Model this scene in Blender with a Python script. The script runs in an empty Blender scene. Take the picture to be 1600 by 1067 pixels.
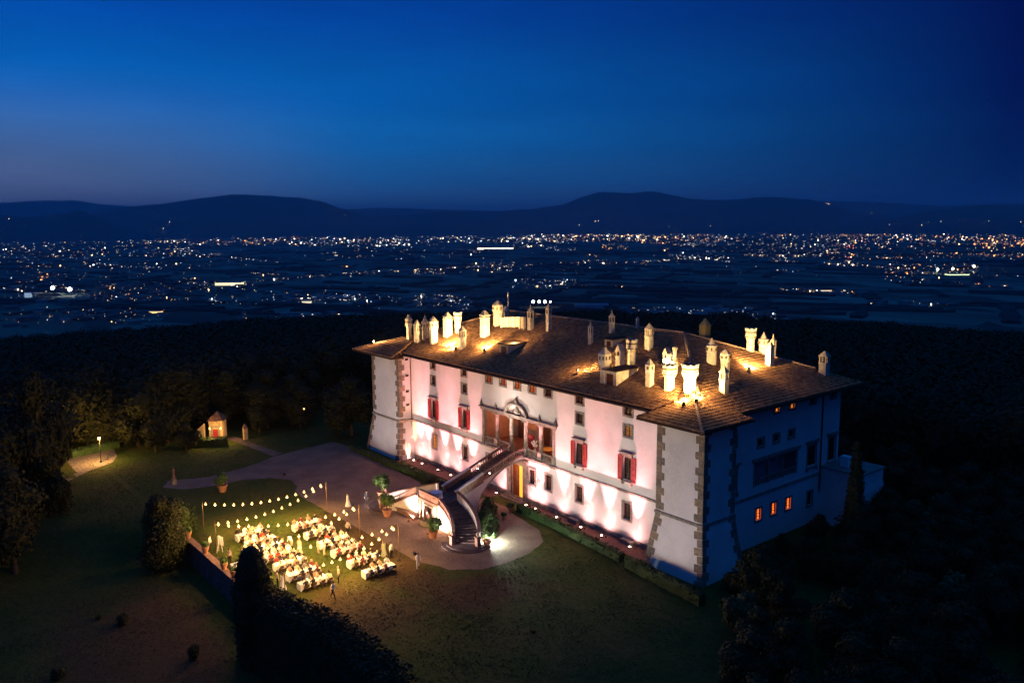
import bpy, bmesh, math, random
from mathutils import Vector, Matrix, noise
random.seed(7)
S = bpy.context.scene
C = S.collection
R = math.radians
PI = math.pi

# ------------------------------------------------------------------ camera
CAM_LOC = Vector((107.084, -66.581, 36.247))
YAW, PITCH, ROLL, FPX = R(51.0526), R(8.3543), R(-0.4282), 1300.0
FWD = Vector((-math.sin(YAW) * math.cos(PITCH), math.cos(YAW) * math.cos(PITCH), -math.sin(PITCH)))
RT0 = Vector((math.cos(YAW), math.sin(YAW), 0))
UP0 = RT0.cross(FWD)
RT = RT0 * math.cos(ROLL) + UP0 * math.sin(ROLL)
UP = -RT0 * math.sin(ROLL) + UP0 * math.cos(ROLL)
cd = bpy.data.cameras.new('camera')
cam = bpy.data.objects.new('camera', cd)
C.objects.link(cam)
cam.matrix_world = Matrix(((RT.x, UP.x, -FWD.x, CAM_LOC.x), (RT.y, UP.y, -FWD.y, CAM_LOC.y), (RT.z, UP.z, -FWD.z, CAM_LOC.z), (0, 0, 0, 1)))
cd.sensor_width = 36
cd.lens = FPX * 36 / 1600
cd.clip_start = 0.5
cd.clip_end = 90000
S.camera = cam

# ------------------------------------------------------------------ view
S.render.engine = 'CYCLES'
S.view_settings.view_transform = 'Standard'
S.view_settings.look = 'None'
S.view_settings.exposure = 1.0
S.view_settings.gamma = 1
S.view_settings.use_curve_mapping = False
S.cycles.use_denoising = True
S.cycles.max_bounces = 5
S.cycles.diffuse_bounces = 3
S.cycles.glossy_bounces = 2
S.cycles.transmission_bounces = 4
S.cycles.volume_bounces = 0
S.cycles.transparent_max_bounces = 6
S.cycles.sample_clamp_indirect = 3
S.cycles.use_light_tree = True
S.cycles.caustics_reflective = False
S.cycles.caustics_refractive = False

# ------------------------------------------------------------------ world: blue hour, afterglow to the left of the view
W = bpy.data.worlds.new('World')
S.world = W
W.use_nodes = True
nt = W.node_tree
for n in list(nt.nodes): nt.nodes.remove(n)
out = nt.nodes.new('ShaderNodeOutputWorld')
bg = nt.nodes.new('ShaderNodeBackground')
tc = nt.nodes.new('ShaderNodeTexCoord')
sep = nt.nodes.new('ShaderNodeSeparateXYZ')
nt.links.new(tc.outputs['Generated'], sep.inputs[0])
def ramp(stops, src, interp='EASE'):
    r = nt.nodes.new('ShaderNodeValToRGB')
    r.color_ramp.interpolation = interp
    e = r.color_ramp.elements
    while len(e) > 1: e.remove(e[-1])
    e[0].position = stops[0][0]; e[0].color = (*stops[0][1], 1)
    for p, c in stops[1:]:
        k = e.new(p); k.color = (*c, 1)
    nt.links.new(src, r.inputs[0])
    return r
# elevation ramps: afterglow side and dark side (z of the direction, 0 at the horizon)
DUSK = [(0.0, (0.026, 0.066, 0.160)), (0.02, (0.019, 0.070, 0.186)), (0.05, (0.0085, 0.079, 0.236)), (0.09, (0.0032, 0.085, 0.284)), (0.14, (0.0010, 0.070, 0.276)), (0.24, (0.0003, 0.035, 0.215)), (1.0, (0.0006, 0.03, 0.16))]
NIGHT = [(0.0, (0.0006, 0.0046, 0.034)), (0.05, (0.0004, 0.0036, 0.036)), (0.15, (0.0002, 0.0022, 0.038)), (0.24, (0.0002, 0.0016, 0.034)), (0.5, (0.0014, 0.024, 0.130)), (1.0, (0.0035, 0.046, 0.195))]
ra = ramp(DUSK, sep.outputs[2]); rb = ramp(NIGHT, sep.outputs[2])
# azimuth: 1 towards the afterglow
GLOW = R(51.0526 + 45)      # left of the view
gl = nt.nodes.new('ShaderNodeVectorMath'); gl.operation = 'DOT_PRODUCT'
gl.inputs[1].default_value = (-math.sin(GLOW), math.cos(GLOW), 0)
nt.links.new(tc.outputs['Generated'], gl.inputs[0])
mr = nt.nodes.new('ShaderNodeMapRange'); mr.inputs[1].default_value = 0.25; mr.inputs[2].default_value = 0.94
nt.links.new(gl.outputs['Value'], mr.inputs[0])
mx = nt.nodes.new('ShaderNodeMix'); mx.data_type = 'RGBA'
nt.links.new(mr.outputs[0], mx.inputs[0]); nt.links.new(rb.outputs[0], mx.inputs[6]); nt.links.new(ra.outputs[0], mx.inputs[7])
# the last pinkish grey light low down right under the afterglow
m1 = nt.nodes.new('ShaderNodeMapRange'); m1.interpolation_type = 'SMOOTHSTEP'; m1.inputs[1].default_value = 0.80; m1.inputs[2].default_value = 1.0; nt.links.new(gl.outputs['Value'], m1.inputs[0])
m2 = nt.nodes.new('ShaderNodeMapRange'); m2.interpolation_type = 'SMOOTHSTEP'; m2.inputs[1].default_value = 0.17; m2.inputs[2].default_value = 0.01; nt.links.new(sep.outputs[2], m2.inputs[0])
mm = nt.nodes.new('ShaderNodeMath'); mm.operation = 'MULTIPLY'; nt.links.new(m1.outputs[0], mm.inputs[0]); nt.links.new(m2.outputs[0], mm.inputs[1])
mx2 = nt.nodes.new('ShaderNodeMix'); mx2.data_type = 'RGBA'; nt.links.new(mm.outputs[0], mx2.inputs[0]); nt.links.new(mx.outputs[2], mx2.inputs[6]); mx2.inputs[7].default_value = (0.066, 0.088, 0.160, 1)
# very faint streaks of high cloud
cmap = nt.nodes.new('ShaderNodeMapping'); cmap.inputs['Scale'].default_value = (1.2, 1.2, 7.0); nt.links.new(tc.outputs['Generated'], cmap.inputs[0])
cn = nt.nodes.new('ShaderNodeTexNoise'); cn.inputs['Scale'].default_value = 3.2; cn.inputs['Detail'].default_value = 8; cn.inputs['Roughness'].default_value = 0.62; nt.links.new(cmap.outputs[0], cn.inputs['Vector'])
cmr = nt.nodes.new('ShaderNodeMapRange'); cmr.inputs[1].default_value = 0.3; cmr.inputs[2].default_value = 0.7; cmr.inputs[3].default_value = 0.91; cmr.inputs[4].default_value = 1.09; nt.links.new(cn.outputs['Fac'], cmr.inputs[0])
nt.links.new(mx2.outputs[2], bg.inputs[0]); nt.links.new(cmr.outputs[0], bg.inputs[1])
bg.inputs[1].default_value = 1.0
nt.links.new(bg.outputs[0], out.inputs[0])

# ------------------------------------------------------------------ pixel -> place (measured on the photograph)
def ray(u, v): return (FWD + RT * ((u - 800) / FPX) + UP * ((533.5 - v) / FPX)).normalized()
def at(u, v, z=0.0):
    d = ray(u, v); return CAM_LOC + d * ((z - CAM_LOC.z) / d.z)

# ------------------------------------------------------------------ materials
MATS = {}
def mat(name, col, rough=0.85, noise_scale=None, noise_amt=0.25, bump=0.0, emit=None, strength=0.0, metal=0.0, col2=None, detail=4, sample=True):
    if name in MATS: return MATS[name]
    m = bpy.data.materials.new(name); m.use_nodes = True
    t = m.node_tree; b = t.nodes['Principled BSDF']
    b.inputs['Roughness'].default_value = rough
    b.inputs['Metallic'].default_value = metal
    b.inputs['Specular IOR Level'].default_value = 0.25
    b.inputs['Base Color'].default_value = (*col, 1)
    if noise_scale:
        tcn = t.nodes.new('ShaderNodeTexCoord'); nz = t.nodes.new('ShaderNodeTexNoise')
        nz.inputs['Scale'].default_value = noise_scale; nz.inputs['Detail'].default_value = detail; nz.inputs['Roughness'].default_value = 0.65
        geo = t.nodes.new('ShaderNodeNewGeometry')
        t.links.new(geo.outputs['Position'], nz.inputs['Vector'])
        cr = t.nodes.new('ShaderNodeValToRGB')
        c2 = col2 if col2 else tuple(min(1, c * (1 + noise_amt)) for c in col)
        c1 = col if col2 else tuple(c * (1 - noise_amt) for c in col)
        cr.color_ramp.elements[0].position = 0.35; cr.color_ramp.elements[1].position = 0.65
        cr.color_ramp.elements[0].color = (*c1, 1); cr.color_ramp.elements[1].color = (*c2, 1)
        t.links.new(nz.outputs['Fac'], cr.inputs[0]); t.links.new(cr.outputs[0], b.inputs['Base Color'])
        if bump:
            bp = t.nodes.new('ShaderNodeBump'); bp.inputs['Strength'].default_value = bump; bp.inputs['Distance'].default_value = 0.08
            t.links.new(nz.outputs['Fac'], bp.inputs['Height']); t.links.new(bp.outputs[0], b.inputs['Normal'])
    if emit:
        b.inputs['Emission Color'].default_value = (*emit, 1); b.inputs['Emission Strength'].default_value = strength
        if not sample: m.cycles.emission_sampling = 'NONE'
    MATS[name] = m
    return m

def two_scale(name, c1, c2, c3, s1, s2, rough=0.9, bump=0.4, dist=0.1):
    """Large patches of c1/c2 with fine speckle towards c3."""
    m = bpy.data.materials.new(name); m.use_nodes = True
    t = m.node_tree; b = t.nodes['Principled BSDF']; b.inputs['Roughness'].default_value = rough; b.inputs['Specular IOR Level'].default_value = 0.15
    geo = t.nodes.new('ShaderNodeNewGeometry')
    n1 = t.nodes.new('ShaderNodeTexNoise'); n1.inputs['Scale'].default_value = s1; n1.inputs['Detail'].default_value = 5
    n2 = t.nodes.new('ShaderNodeTexNoise'); n2.inputs['Scale'].default_value = s2; n2.inputs['Detail'].default_value = 6; n2.inputs['Roughness'].default_value = 0.75
    for n in (n1, n2): t.links.new(geo.outputs['Position'], n.inputs['Vector'])
    r1 = t.nodes.new('ShaderNodeValToRGB'); r1.color_ramp.elements[0].position = 0.38; r1.color_ramp.elements[1].position = 0.62
    r1.color_ramp.elements[0].color = (*c1, 1); r1.color_ramp.elements[1].color = (*c2, 1)
    r2 = t.nodes.new('ShaderNodeValToRGB'); r2.color_ramp.elements[0].position = 0.45; r2.color_ramp.elements[1].position = 0.72
    r2.color_ramp.elements[0].color = (0, 0, 0, 1); r2.color_ramp.elements[1].color = (1, 1, 1, 1)
    t.links.new(n1.outputs['Fac'], r1.inputs[0]); t.links.new(n2.outputs['Fac'], r2.inputs[0])
    x = t.nodes.new('ShaderNodeMix'); x.data_type = 'RGBA'
    t.links.new(r2.outputs[0], x.inputs[0]); t.links.new(r1.outputs[0], x.inputs[6]); x.inputs[7].default_value = (*c3, 1)
    t.links.new(x.outputs[2], b.inputs['Base Color'])
    bp = t.nodes.new('ShaderNodeBump'); bp.inputs['Strength'].default_value = bump; bp.inputs['Distance'].default_value = dist
    t.links.new(n2.outputs['Fac'], bp.inputs['Height']); t.links.new(bp.outputs[0], b.inputs['Normal'])
    MATS[name] = m
    return m

M_PLASTER = two_scale('plaster', (0.70, 0.655, 0.60), (0.60, 0.55, 0.50), (0.72, 0.68, 0.63), 0.35, 3.5, 0.92, 0.35, 0.05)
M_STONE = mat('pietra_serena', (0.24, 0.205, 0.165), 0.9, 2.2, 0.35, 0.6)
M_QUOIN = [mat('quoin_stone_a', (0.22, 0.165, 0.11), 0.9, 3.0, 0.35, 0.7), mat('quoin_stone_b', (0.27, 0.20, 0.13), 0.9, 2.6, 0.3, 0.7), mat('quoin_stone_c', (0.19, 0.15, 0.11), 0.9, 3.4, 0.35, 0.7)]
M_TILE = mat('terracotta_tile', (0.15, 0.065, 0.028), 0.9, 1.9, 0.0, 0.3, col2=(0.40, 0.22, 0.10))
M_TROUGH = mat('roof_trough', (0.055, 0.026, 0.013), 0.95, 2.0, 0.35)
M_GLASS = mat('dark_glass', (0.035, 0.022, 0.018), 0.15)
M_LITGLASS = mat('lit_glass', (0.25, 0.10, 0.04), 0.3, emit=(1.0, 0.16, 0.015), strength=1.15)
M_LITSOFT = mat('lamplit_glass', (0.2, 0.1, 0.04), 0.3, emit=(1.0, 0.30, 0.05), strength=0.45)
M_SASH = mat('sash_wood', (0.10, 0.035, 0.02), 0.7)
M_SHUTTER = mat('red_shutter', (0.30, 0.030, 0.028), 0.6, 4.0, 0.2)
M_CHIM = mat('chimney_render', (0.52, 0.45, 0.36), 0.92, 1.8, 0.25, 0.4)
M_OPENING = mat('dark_opening', (0.10, 0.075, 0.05), 0.95, 2.5, 0.3, 0.4)  # dark colour stands in for shade inside chimney openings and open pots
M_IRON = mat('black_iron', (0.02, 0.02, 0.022), 0.5, metal=0.6)
M_RUST = mat('rusted_post', (0.10, 0.055, 0.03), 0.8)
M_WOOD = mat('door_wood', (0.28, 0.10, 0.035), 0.6, 3.0, 0.25)
M_FLOOR = mat('cotto_floor', (0.20, 0.075, 0.04), 0.6, 2.0, 0.2)
M_FRESCO = mat('painted_wall', (0.50, 0.25, 0.16), 0.9, 0.8, 0.2)
M_LOWFRESCO = mat('painted_dado', (0.30, 0.27, 0.27), 0.9, 1.2, 0.2)
M_TERRA = mat('terracotta_pot', (0.42, 0.20, 0.12), 0.85, 3.0, 0.2)
M_CLOTH = mat('white_cloth', (0.78, 0.76, 0.72), 0.9)
M_CHAIR = mat('chair_wood', (0.055, 0.032, 0.02), 0.6)
M_SKIN = mat('skin', (0.52, 0.32, 0.23), 0.6)
M_HAIRS = [mat('hair_black', (0.012, 0.01, 0.009), 0.5), mat('hair_brown', (0.06, 0.03, 0.015), 0.5), mat('hair_blond', (0.42, 0.27, 0.12), 0.5), mat('hair_grey', (0.35, 0.33, 0.31), 0.6)]
M_BARK = mat('bark', (0.07, 0.05, 0.035), 0.95, 4.0, 0.3)
M_PAPER = mat('plate_white', (0.8, 0.8, 0.78), 0.35)
def leaf_mat(name, c, c2):
    m = mat(name, c, 0.7, 0.9, 0, 0, col2=c2)
    m.node_tree.nodes['Principled BSDF'].inputs['Specular IOR Level'].default_value = 0.2
    return m
M_LEAF = leaf_mat('leaf_dark', (0.018, 0.022, 0.005), (0.042, 0.044, 0.010))
M_LEAF2 = leaf_mat('leaf_olive', (0.055, 0.058, 0.018), (0.10, 0.10, 0.030))
M_CYP = leaf_mat('leaf_cypress', (0.020, 0.026, 0.007), (0.042, 0.046, 0.012))
M_BOX = leaf_mat('leaf_box', (0.020, 0.036, 0.008), (0.045, 0.066, 0.015))
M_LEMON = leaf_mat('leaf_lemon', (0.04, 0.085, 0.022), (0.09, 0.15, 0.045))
M_BULB = mat('bulb_glow', (1, 0.8, 0.5), 0.5, emit=(1.0, 0.62, 0.17), strength=2.6, sample=False)
M_SHADEGLOW = mat('lamp_shade_glow', (0.8, 0.6, 0.3), 0.5, emit=(1.0, 0.50, 0.12), strength=2.2, sample=False)
M_FLOODGLOW = mat('floodlight_glow', (1, 1, 1), 0.5, emit=(1.0, 0.72, 0.50), strength=14, sample=False)
M_FLOODYEL = mat('roof_floodlight_glow', (1, 0.9, 0.6), 0.5, emit=(1.0, 0.75, 0.30), strength=25, sample=False)

# ------------------------------------------------------------------ object helpers
def link(name, me, parent=None, m=None, kind=None, label=None):
    o = bpy.data.objects.new(name, me)
    C.objects.link(o)
    if m is not None and len(me.materials) == 0:
        for k in (m if isinstance(m, (list, tuple)) else [m]): me.materials.append(k)
    if parent is not None: o.parent = parent
    if kind: o['kind'] = kind
    if label: o['label'] = label
    return o
def tag(o, label, cat, group=None, kind=None):
    o['label'] = label; o['category'] = cat
    if group: o['group'] = group
    if kind: o['kind'] = kind
    return o
def thing(name, label, cat, loc=(0, 0, 0), rz=0.0, group=None):
    o = bpy.data.objects.new(name, None); C.objects.link(o)
    o.location = loc; o.rotation_euler = (0, 0, rz); o.empty_display_size = 0.3
    return tag(o, label, cat, group)
class MB:
    """collects shapes into one mesh"""
    def __init__(s): s.v = []; s.f = []; s.mi = []; s.sm = []
    def add(s, vs, fs, mi=0, smooth=False):
        b = len(s.v); s.v += [tuple(p) for p in vs]
        for f in fs: s.f.append(tuple(b + i for i in f)); s.mi.append(mi); s.sm.append(smooth)
        return s
    def box(s, x0, x1, y0, y1, z0, z1, mi=0):
        vs = [(x, y, z) for z in (z0, z1) for (x, y) in ((x0, y0), (x1, y0), (x1, y1), (x0, y1))]
        return s.add(vs, [(3, 2, 1, 0), (4, 5, 6, 7), (0, 1, 5, 4), (1, 2, 6, 5), (2, 3, 7, 6), (3, 0, 4, 7)], mi)
    def loft(s, rings, mi=0, cap=True, smooth=False):
        n = len(rings[0]); vs = [p for r in rings for p in r]; fs = []
        for k in range(len(rings) - 1):
            for i in range(n):
                j = (i + 1) % n; fs.append((k * n + i, k * n + j, (k + 1) * n + j, (k + 1) * n + i))
        s.add(vs, fs, mi, smooth)
        if cap: s.add(rings[0], [tuple(range(n - 1, -1, -1))], mi); s.add(rings[-1], [tuple(range(n))], mi)
        return s
    def prism(s, cx, cy, prof, n=8, ph=0.0, mi=0, smooth=False, cap=True, sx=1, sy=1):
        """lathe-like: prof = [(z, r)...], n sides"""
        rings = [[(cx + sx * r * math.cos(ph + 2 * PI * i / n), cy + sy * r * math.sin(ph + 2 * PI * i / n), z) for i in range(n)] for z, r in prof]
        return s.loft(rings, mi, cap, smooth)
    def tube(s, pts, r, n=6, mi=0, smooth=True):
        pts = [Vector(p) for p in pts]; rings = []
        for i, p in enumerate(pts):
            a = pts[max(0, i - 1)]; b = pts[min(len(pts) - 1, i + 1)]; d = (b - a).normalized()
            x = d.cross(Vector((0, 0, 1)) if abs(d.z) < 0.95 else Vector((1, 0, 0))).normalized(); y = x.cross(d)
            rr = r[i] if isinstance(r, (list, tuple)) else r
            rings.append([p + x * rr * math.cos(2 * PI * k / n) + y * rr * math.sin(2 * PI * k / n) for k in range(n)])
        return s.loft(rings, mi, True, smooth)
    def mesh(s, name):
        me = bpy.data.meshes.new(name); me.from_pydata(s.v, [], s.f)
        me.polygons.foreach_set('material_index', s.mi); me.polygons.foreach_set('use_smooth', s.sm); me.update()
        return me
    def fix(s, name):
        me = s.mesh(name); bm = bmesh.new(); bm.from_mesh(me); bmesh.ops.recalc_face_normals(bm, faces=bm.faces); bm.to_mesh(me); bm.free(); return me
    def obj(s, name, m, parent=None, **k): return link(name, s.fix(name), parent, m, **k)
def copy_tree(o, parent=None):
    c = o.copy(); C.objects.link(c)
    if parent is not None: c.parent = parent
    for ch in list(o.children): copy_tree(ch, c)
    return c
def lamp(name, kind, loc, energy, col, parent=None, radius=0.08, target=None, cone=60, blend=0.6):
    d = bpy.data.lights.new(name, kind); d.energy = energy; d.color = col; d.shadow_soft_size = radius
    o = bpy.data.objects.new(name, d); C.objects.link(o); o.location = loc
    if kind == 'SPOT':
        d.spot_size = R(cone); d.spot_blend = blend
        o.rotation_euler = (Vector(target) - Vector(loc)).to_track_quat('-Z', 'Y').to_euler()
    if parent is not None:
        o.parent = parent; o.matrix_parent_inverse = parent.matrix_basis.inverted()
    return o
def smooth01(a, b, x):
    t = min(1, max(0, (x - a) / (b - a))); return t * t * (3 - 2 * t)
# ------------------------------------------------------------------ the ground: hilltop, hillside and plain in one sheet
PLAIN_Z = -205.0
def ground_z(x, y):
    r = math.hypot(x - 20, y)
    d = max(0.0, r - 95)
    z = -min(-PLAIN_Z, 0.10 * d + 0.00006 * d * d)
    if z > PLAIN_Z + 20:
        k = smooth01(0, 12, x) if x < 12 else 1.0
        if y < -38.25: z += k * (-2.4 - 0.07 * min(60, -38.25 - y))
        if x > 60: z -= 0.10 * min(60, x - 60) * smooth01(-60, 0, y)
    n = noise.noise(Vector((x * 0.012, y * 0.012, 0)))
    z += n * 5 * smooth01(130, 260, r) * (1 - smooth01(900, 1300, r))
    if r > 75 or y < -45: z += 0.5 * noise.noise(Vector((x * 0.08, y * 0.08, 3))) * smooth01(0, 1, 1) * (1 - smooth01(900, 1300, r))
    return max(z, PLAIN_Z)
def axis(lo, hi, step, extra):
    a = []; k = lo
    while k <= hi: a.append(k); k += step
    g, st, v = [], step, hi
    while v < 60000:
        st *= 1.22; v += st; g.append(v)
    h, st, v = [], step, lo
    while v > -60000:
        st *= 1.22; v -= st; h.append(v)
    return sorted(set(h + a + g + extra))
XS = axis(-70, 130, 3.5, [])
YS = sorted(set([v for v in axis(-84, 74, 3.5, []) if abs(v + 38.3) > 1.2] + [-38.20, -38.30]))
vs = []; fs = []
for j, y in enumerate(YS):
    for i, x in enumerate(XS): vs.append((x, y, ground_z(x, y)))
nx = len(XS)
for j in range(len(YS) - 1):
    for i in range(nx - 1):
        a = j * nx + i; fs.append((a, a + 1, a + nx + 1, a + nx))
gm = bpy.data.meshes.new('ground'); gm.from_pydata(vs, [], fs); gm.update()
for p in gm.polygons: p.use_smooth = True
M_GRASS = two_scale('grass', (0.050, 0.078, 0.010), (0.088, 0.086, 0.016), (0.030, 0.046, 0.007), 0.16, 1.6, 0.95, 1.0, 0.2)
# far away the sheet turns into dark fields: strips and blocks of slightly different crops
t = M_GRASS.node_tree; b = t.nodes['Principled BSDF']
src = b.inputs['Base Color'].links[0].from_socket
geo = t.nodes.new('ShaderNodeNewGeometry')
# worn, dry patches: irregular spots where people walk
wn = t.nodes.new('ShaderNodeTexNoise'); wn.inputs['Scale'].default_value = 0.28; wn.inputs['Detail'].default_value = 7; wn.inputs['Roughness'].default_value = 0.7
t.links.new(geo.outputs['Position'], wn.inputs['Vector'])
for (px, py, rx_, ry_) in ((40.5, -31.5, 6.5, 5.5), (37.5, -24.0, 5.0, 3.0), (25.0, -22.2, 12.0, 1.5), (44.5, -21.0, 4.0, 5.0), (38.0, -50.0, 22.0, 6.5), (28.0, -45.0, 12.0, 3.5), (52.0, -58.0, 14.0, 5.0)):
    sb = t.nodes.new('ShaderNodeVectorMath'); sb.operation = 'SUBTRACT'; sb.inputs[1].default_value = (px, py, 0); t.links.new(geo.outputs['Position'], sb.inputs[0])
    dv = t.nodes.new('ShaderNodeVectorMath'); dv.operation = 'MULTIPLY'; dv.inputs[1].default_value = (1 / rx_, 1 / ry_, 0); t.links.new(sb.outputs[0], dv.inputs[0])
    l2 = t.nodes.new('ShaderNodeVectorMath'); l2.operation = 'LENGTH'; t.links.new(dv.outputs[0], l2.inputs[0])
    ad = t.nodes.new('ShaderNodeMath'); ad.operation = 'MULTIPLY_ADD'; ad.inputs[1].default_value = 1.6; t.links.new(wn.outputs['Fac'], ad.inputs[0]); t.links.new(l2.outputs['Value'], ad.inputs[2])
    wm_ = t.nodes.new('ShaderNodeMapRange'); wm_.interpolation_type = 'SMOOTHSTEP'; wm_.inputs[1].default_value = 2.15; wm_.inputs[2].default_value = 1.35; wm_.inputs[3].default_value = 0; wm_.inputs[4].default_value = 0.85; t.links.new(ad.outputs[0], wm_.inputs[0])
    xm = t.nodes.new('ShaderNodeMix'); xm.data_type = 'RGBA'; xm.inputs[7].default_value = (0.085, 0.050, 0.022, 1); t.links.new(wm_.outputs[0], xm.inputs[0]); t.links.new(src, xm.inputs[6]); src = xm.outputs[2]
ln = t.nodes.new('ShaderNodeVectorMath'); ln.operation = 'LENGTH'
t.links.new(geo.outputs['Position'], ln.inputs[0])
mrr = t.nodes.new('ShaderNodeMapRange'); mrr.inputs[1].default_value = 300; mrr.inputs[2].default_value = 1400
t.links.new(ln.outputs['Value'], mrr.inputs[0])
vo = t.nodes.new('ShaderNodeTexVoronoi'); vo.inputs['Scale'].default_value = 0.0042; vo.inputs['Randomness'].default_value = 0.8
mpp = t.nodes.new('ShaderNodeMapping'); mpp.inputs['Rotation'].default_value = (0, 0, 0.5); mpp.inputs['Scale'].default_value = (1, 2.4, 0)
t.links.new(geo.outputs['Position'], mpp.inputs[0]); t.links.new(mpp.outputs[0], vo.inputs['Vector'])
vr = t.nodes.new('ShaderNodeValToRGB'); e = vr.color_ramp.elements
e[0].position = 0.0; e[0].color = (0.02, 0.03, 0.02, 1); e[1].position = 1.0; e[1].color = (0.22, 0.22, 0.15, 1)
k = e.new(0.55); k.color = (0.085, 0.10, 0.06, 1)
sp = t.nodes.new('ShaderNodeSeparateColor'); t.links.new(vo.outputs['Color'], sp.inputs[0]); t.links.new(sp.outputs[0], vr.inputs[0])
x = t.nodes.new('ShaderNodeMix'); x.data_type = 'RGBA'
t.links.new(mrr.outputs[0], x.inputs[0]); t.links.new(src, x.inputs[6]); t.links.new(vr.outputs[0], x.inputs[7])
t.links.new(x.outputs[2], b.inputs['Base Color'])
link('ground', gm, None, M_GRASS, 'structure')

def sheet(name, pts, z, m, kind='structure', ragged=0.0):
    if ragged:
        q = []; rr = random.Random(len(pts))
        for a, b_ in zip(pts, pts[1:] + pts[:1]):
            a, b_ = Vector((a[0], a[1])), Vector((b_[0], b_[1])); n = max(1, int((b_ - a).length / .45)); d = (b_ - a).normalized()
            for k in range(n):
                c = a.lerp(b_, k / n); o = noise.noise(Vector((c.x * .5, c.y * .5, 1))) * ragged * 2.2 + rr.uniform(-1, 1) * ragged * .5
                q.append((c.x - d.y * o, c.y + d.x * o))
        pts = q
    bm = bmesh.new(); vv = [bm.verts.new((p[0], p[1], z)) for p in pts]
    f = bm.faces.new(vv)
    if f.normal.z < 0: f.normal_flip()
    bmesh.ops.triangulate(bm, faces=bm.faces)
    me = bpy.data.meshes.new(name); bm.to_mesh(me); bm.free()
    return link(name, me, None, m, kind)
M_GRAVEL = two_scale('gravel', (0.21, 0.145, 0.098), (0.135, 0.090, 0.060), (0.30, 0.22, 0.155), 0.34, 4.0, 0.95, 1.0, 0.09)
M_BROWN = two_scale('worn_grass', (0.15, 0.105, 0.05), (0.10, 0.085, 0.035), (0.07, 0.06, 0.025), 0.3, 3.0, 0.95, 0.7, 0.1)
def pxs(l, z=0.0): return [at(u, v, z) for u, v in l]
# gravel forecourt round the staircase, running off to the left as the drive
fore = [(41.0, -14.3), (40.7, -17.0), (38.4, -19.8), (34, -21.3), (27, -21.2), (20, -21.4), (14.5, -21.5), (9, -21.6), (4.1, -21.4), (2.0, -20.0), (-1.0, -19.6), (-4.0, -21.5), (-5.6, -25.0), (-5.5, -29), (-6.6, -32.6),
        (-9.5, -34.5), (-12.0, -33.2), (-10.2, -28), (-10.8, -24), (-12.0, -20), (-14.0, -16.6), (-14.9, -12), (-15.9, -5.5), (-12, -4.9), (-9, -4.6), (0, -5.6), (16, -6.4), (21, -6.4), (23.0, -3.2), (28.0, -3.2), (29.5, -4.2), (36, -5.2), (39.0, -7.2), (40.5, -10.4)]
sheet('gravel_forecourt', fore, 0.006, M_GRAVEL, ragged=.07)
sheet('gatehouse_path', [(-14.2, -16.6), (-14.8, -14.6), (-20, -15.6), (-26.6, -16.3), (-30, -16.6), (-30, -18.6), (-27, -17.9), (-20, -17.2)], 0.004, M_GRAVEL)
sheet('drive', [at(0, 735), at(60, 728), at(110, 716), at(175, 697), at(183, 712), at(176, 722), at(140, 735), at(100, 755), at(60, 775), at(0, 800), at(-60, 812), at(-60, 745)], 0.004, mat('drive_gravel', (0.24, 0.19, 0.14), 0.95, 1.5, 0.25, 0.4))
# brick paved strip at the wall foot
M_PAVE = mat('paving_brick', (0.17, 0.085, 0.06), 0.9, 3.0, 0.3, 0.5)
sheet('paved_strip', [(0.3, -0.05), (23.0, -0.05), (23.0, -2.6), (0.3, -2.6)], 0.010, M_PAVE)
sheet('paved_strip', [(28.4, -0.05), (51.0, -0.05), (51.0, -2.6), (28.4, -2.6)], 0.010, M_PAVE)

# ------------------------------------------------------------------ hills beyond the plain
M_HILL = mat('hill_scrub', (0.035, 0.045, 0.03), 1.0, 0.002, 0.4)
def hills(name, D, prof, depth=3500, amp=40, seed=0):
    prof = sorted(prof); us = []; u = -700
    while u <= 2300: us.append(u); u += 10
    def pv(u):
        if u <= prof[0][0]: return prof[0][1]
        for (a, va), (b_, vb) in zip(prof, prof[1:]):
            if u <= b_:
                t = (u - a) / (b_ - a); t = t * t * (3 - 2 * t) * .5 + t * .5
                return va + (vb - va) * t
        return prof[-1][1]
    rows = [(-1.0, 0.0), (-0.75, 0.10), (-0.5, 0.30), (-0.3, 0.55), (-0.15, 0.78), (0, 1.0), (0.35, 0.75), (1.0, 0.0)]
    vs = []; fs = []
    for u in us:
        d = ray(u, pv(u)); h = Vector((d.x, d.y, 0)); hl = h.length; h /= hl
        zc = CAM_LOC.z + D * d.z / hl
        for (s, k) in rows:
            n = noise.noise(Vector((u * 0.021 + seed * 9, s * 3.1, seed))) + 0.5 * noise.noise(Vector((u * 0.06, s * 7, seed + 4)))
            p = CAM_LOC + h * (D + s * depth)
            z = PLAIN_Z - 3 + (zc - PLAIN_Z + 3) * k
            if 0 < k < 1: z += amp * n * min(1, k * 2)
            elif k == 1: z += amp * 0.28 * noise.noise(Vector((u * 0.035, seed, 2))) + amp * .14 * noise.noise(Vector((u * 0.13, seed, 5)))
            vs.append((p.x, p.y, max(z, PLAIN_Z - 3)))
    nr = len(rows)
    for i in range(len(us) - 1):
        for j in range(nr - 1):
            a = i * nr + j; fs.append((a, a + nr, a + nr + 1, a + 1))
    me = bpy.data.meshes.new(name); me.from_pydata(vs, [], fs); me.update()
    for p in me.polygons: p.use_smooth = True
    return link(name, me, None, M_HILL, 'structure')
hills('hills_far', 25000, [(-300, 322), (0, 317), (60, 314), (110, 313), (150, 318), (190, 322), (300, 324), (480, 330), (600, 325), (700, 328), (800, 330), (1000, 326), (1240, 313), (1330, 315), (1400, 318), (1470, 322), (1540, 319), (1600, 318), (1900, 322)], 5000, 60, 1)
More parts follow.
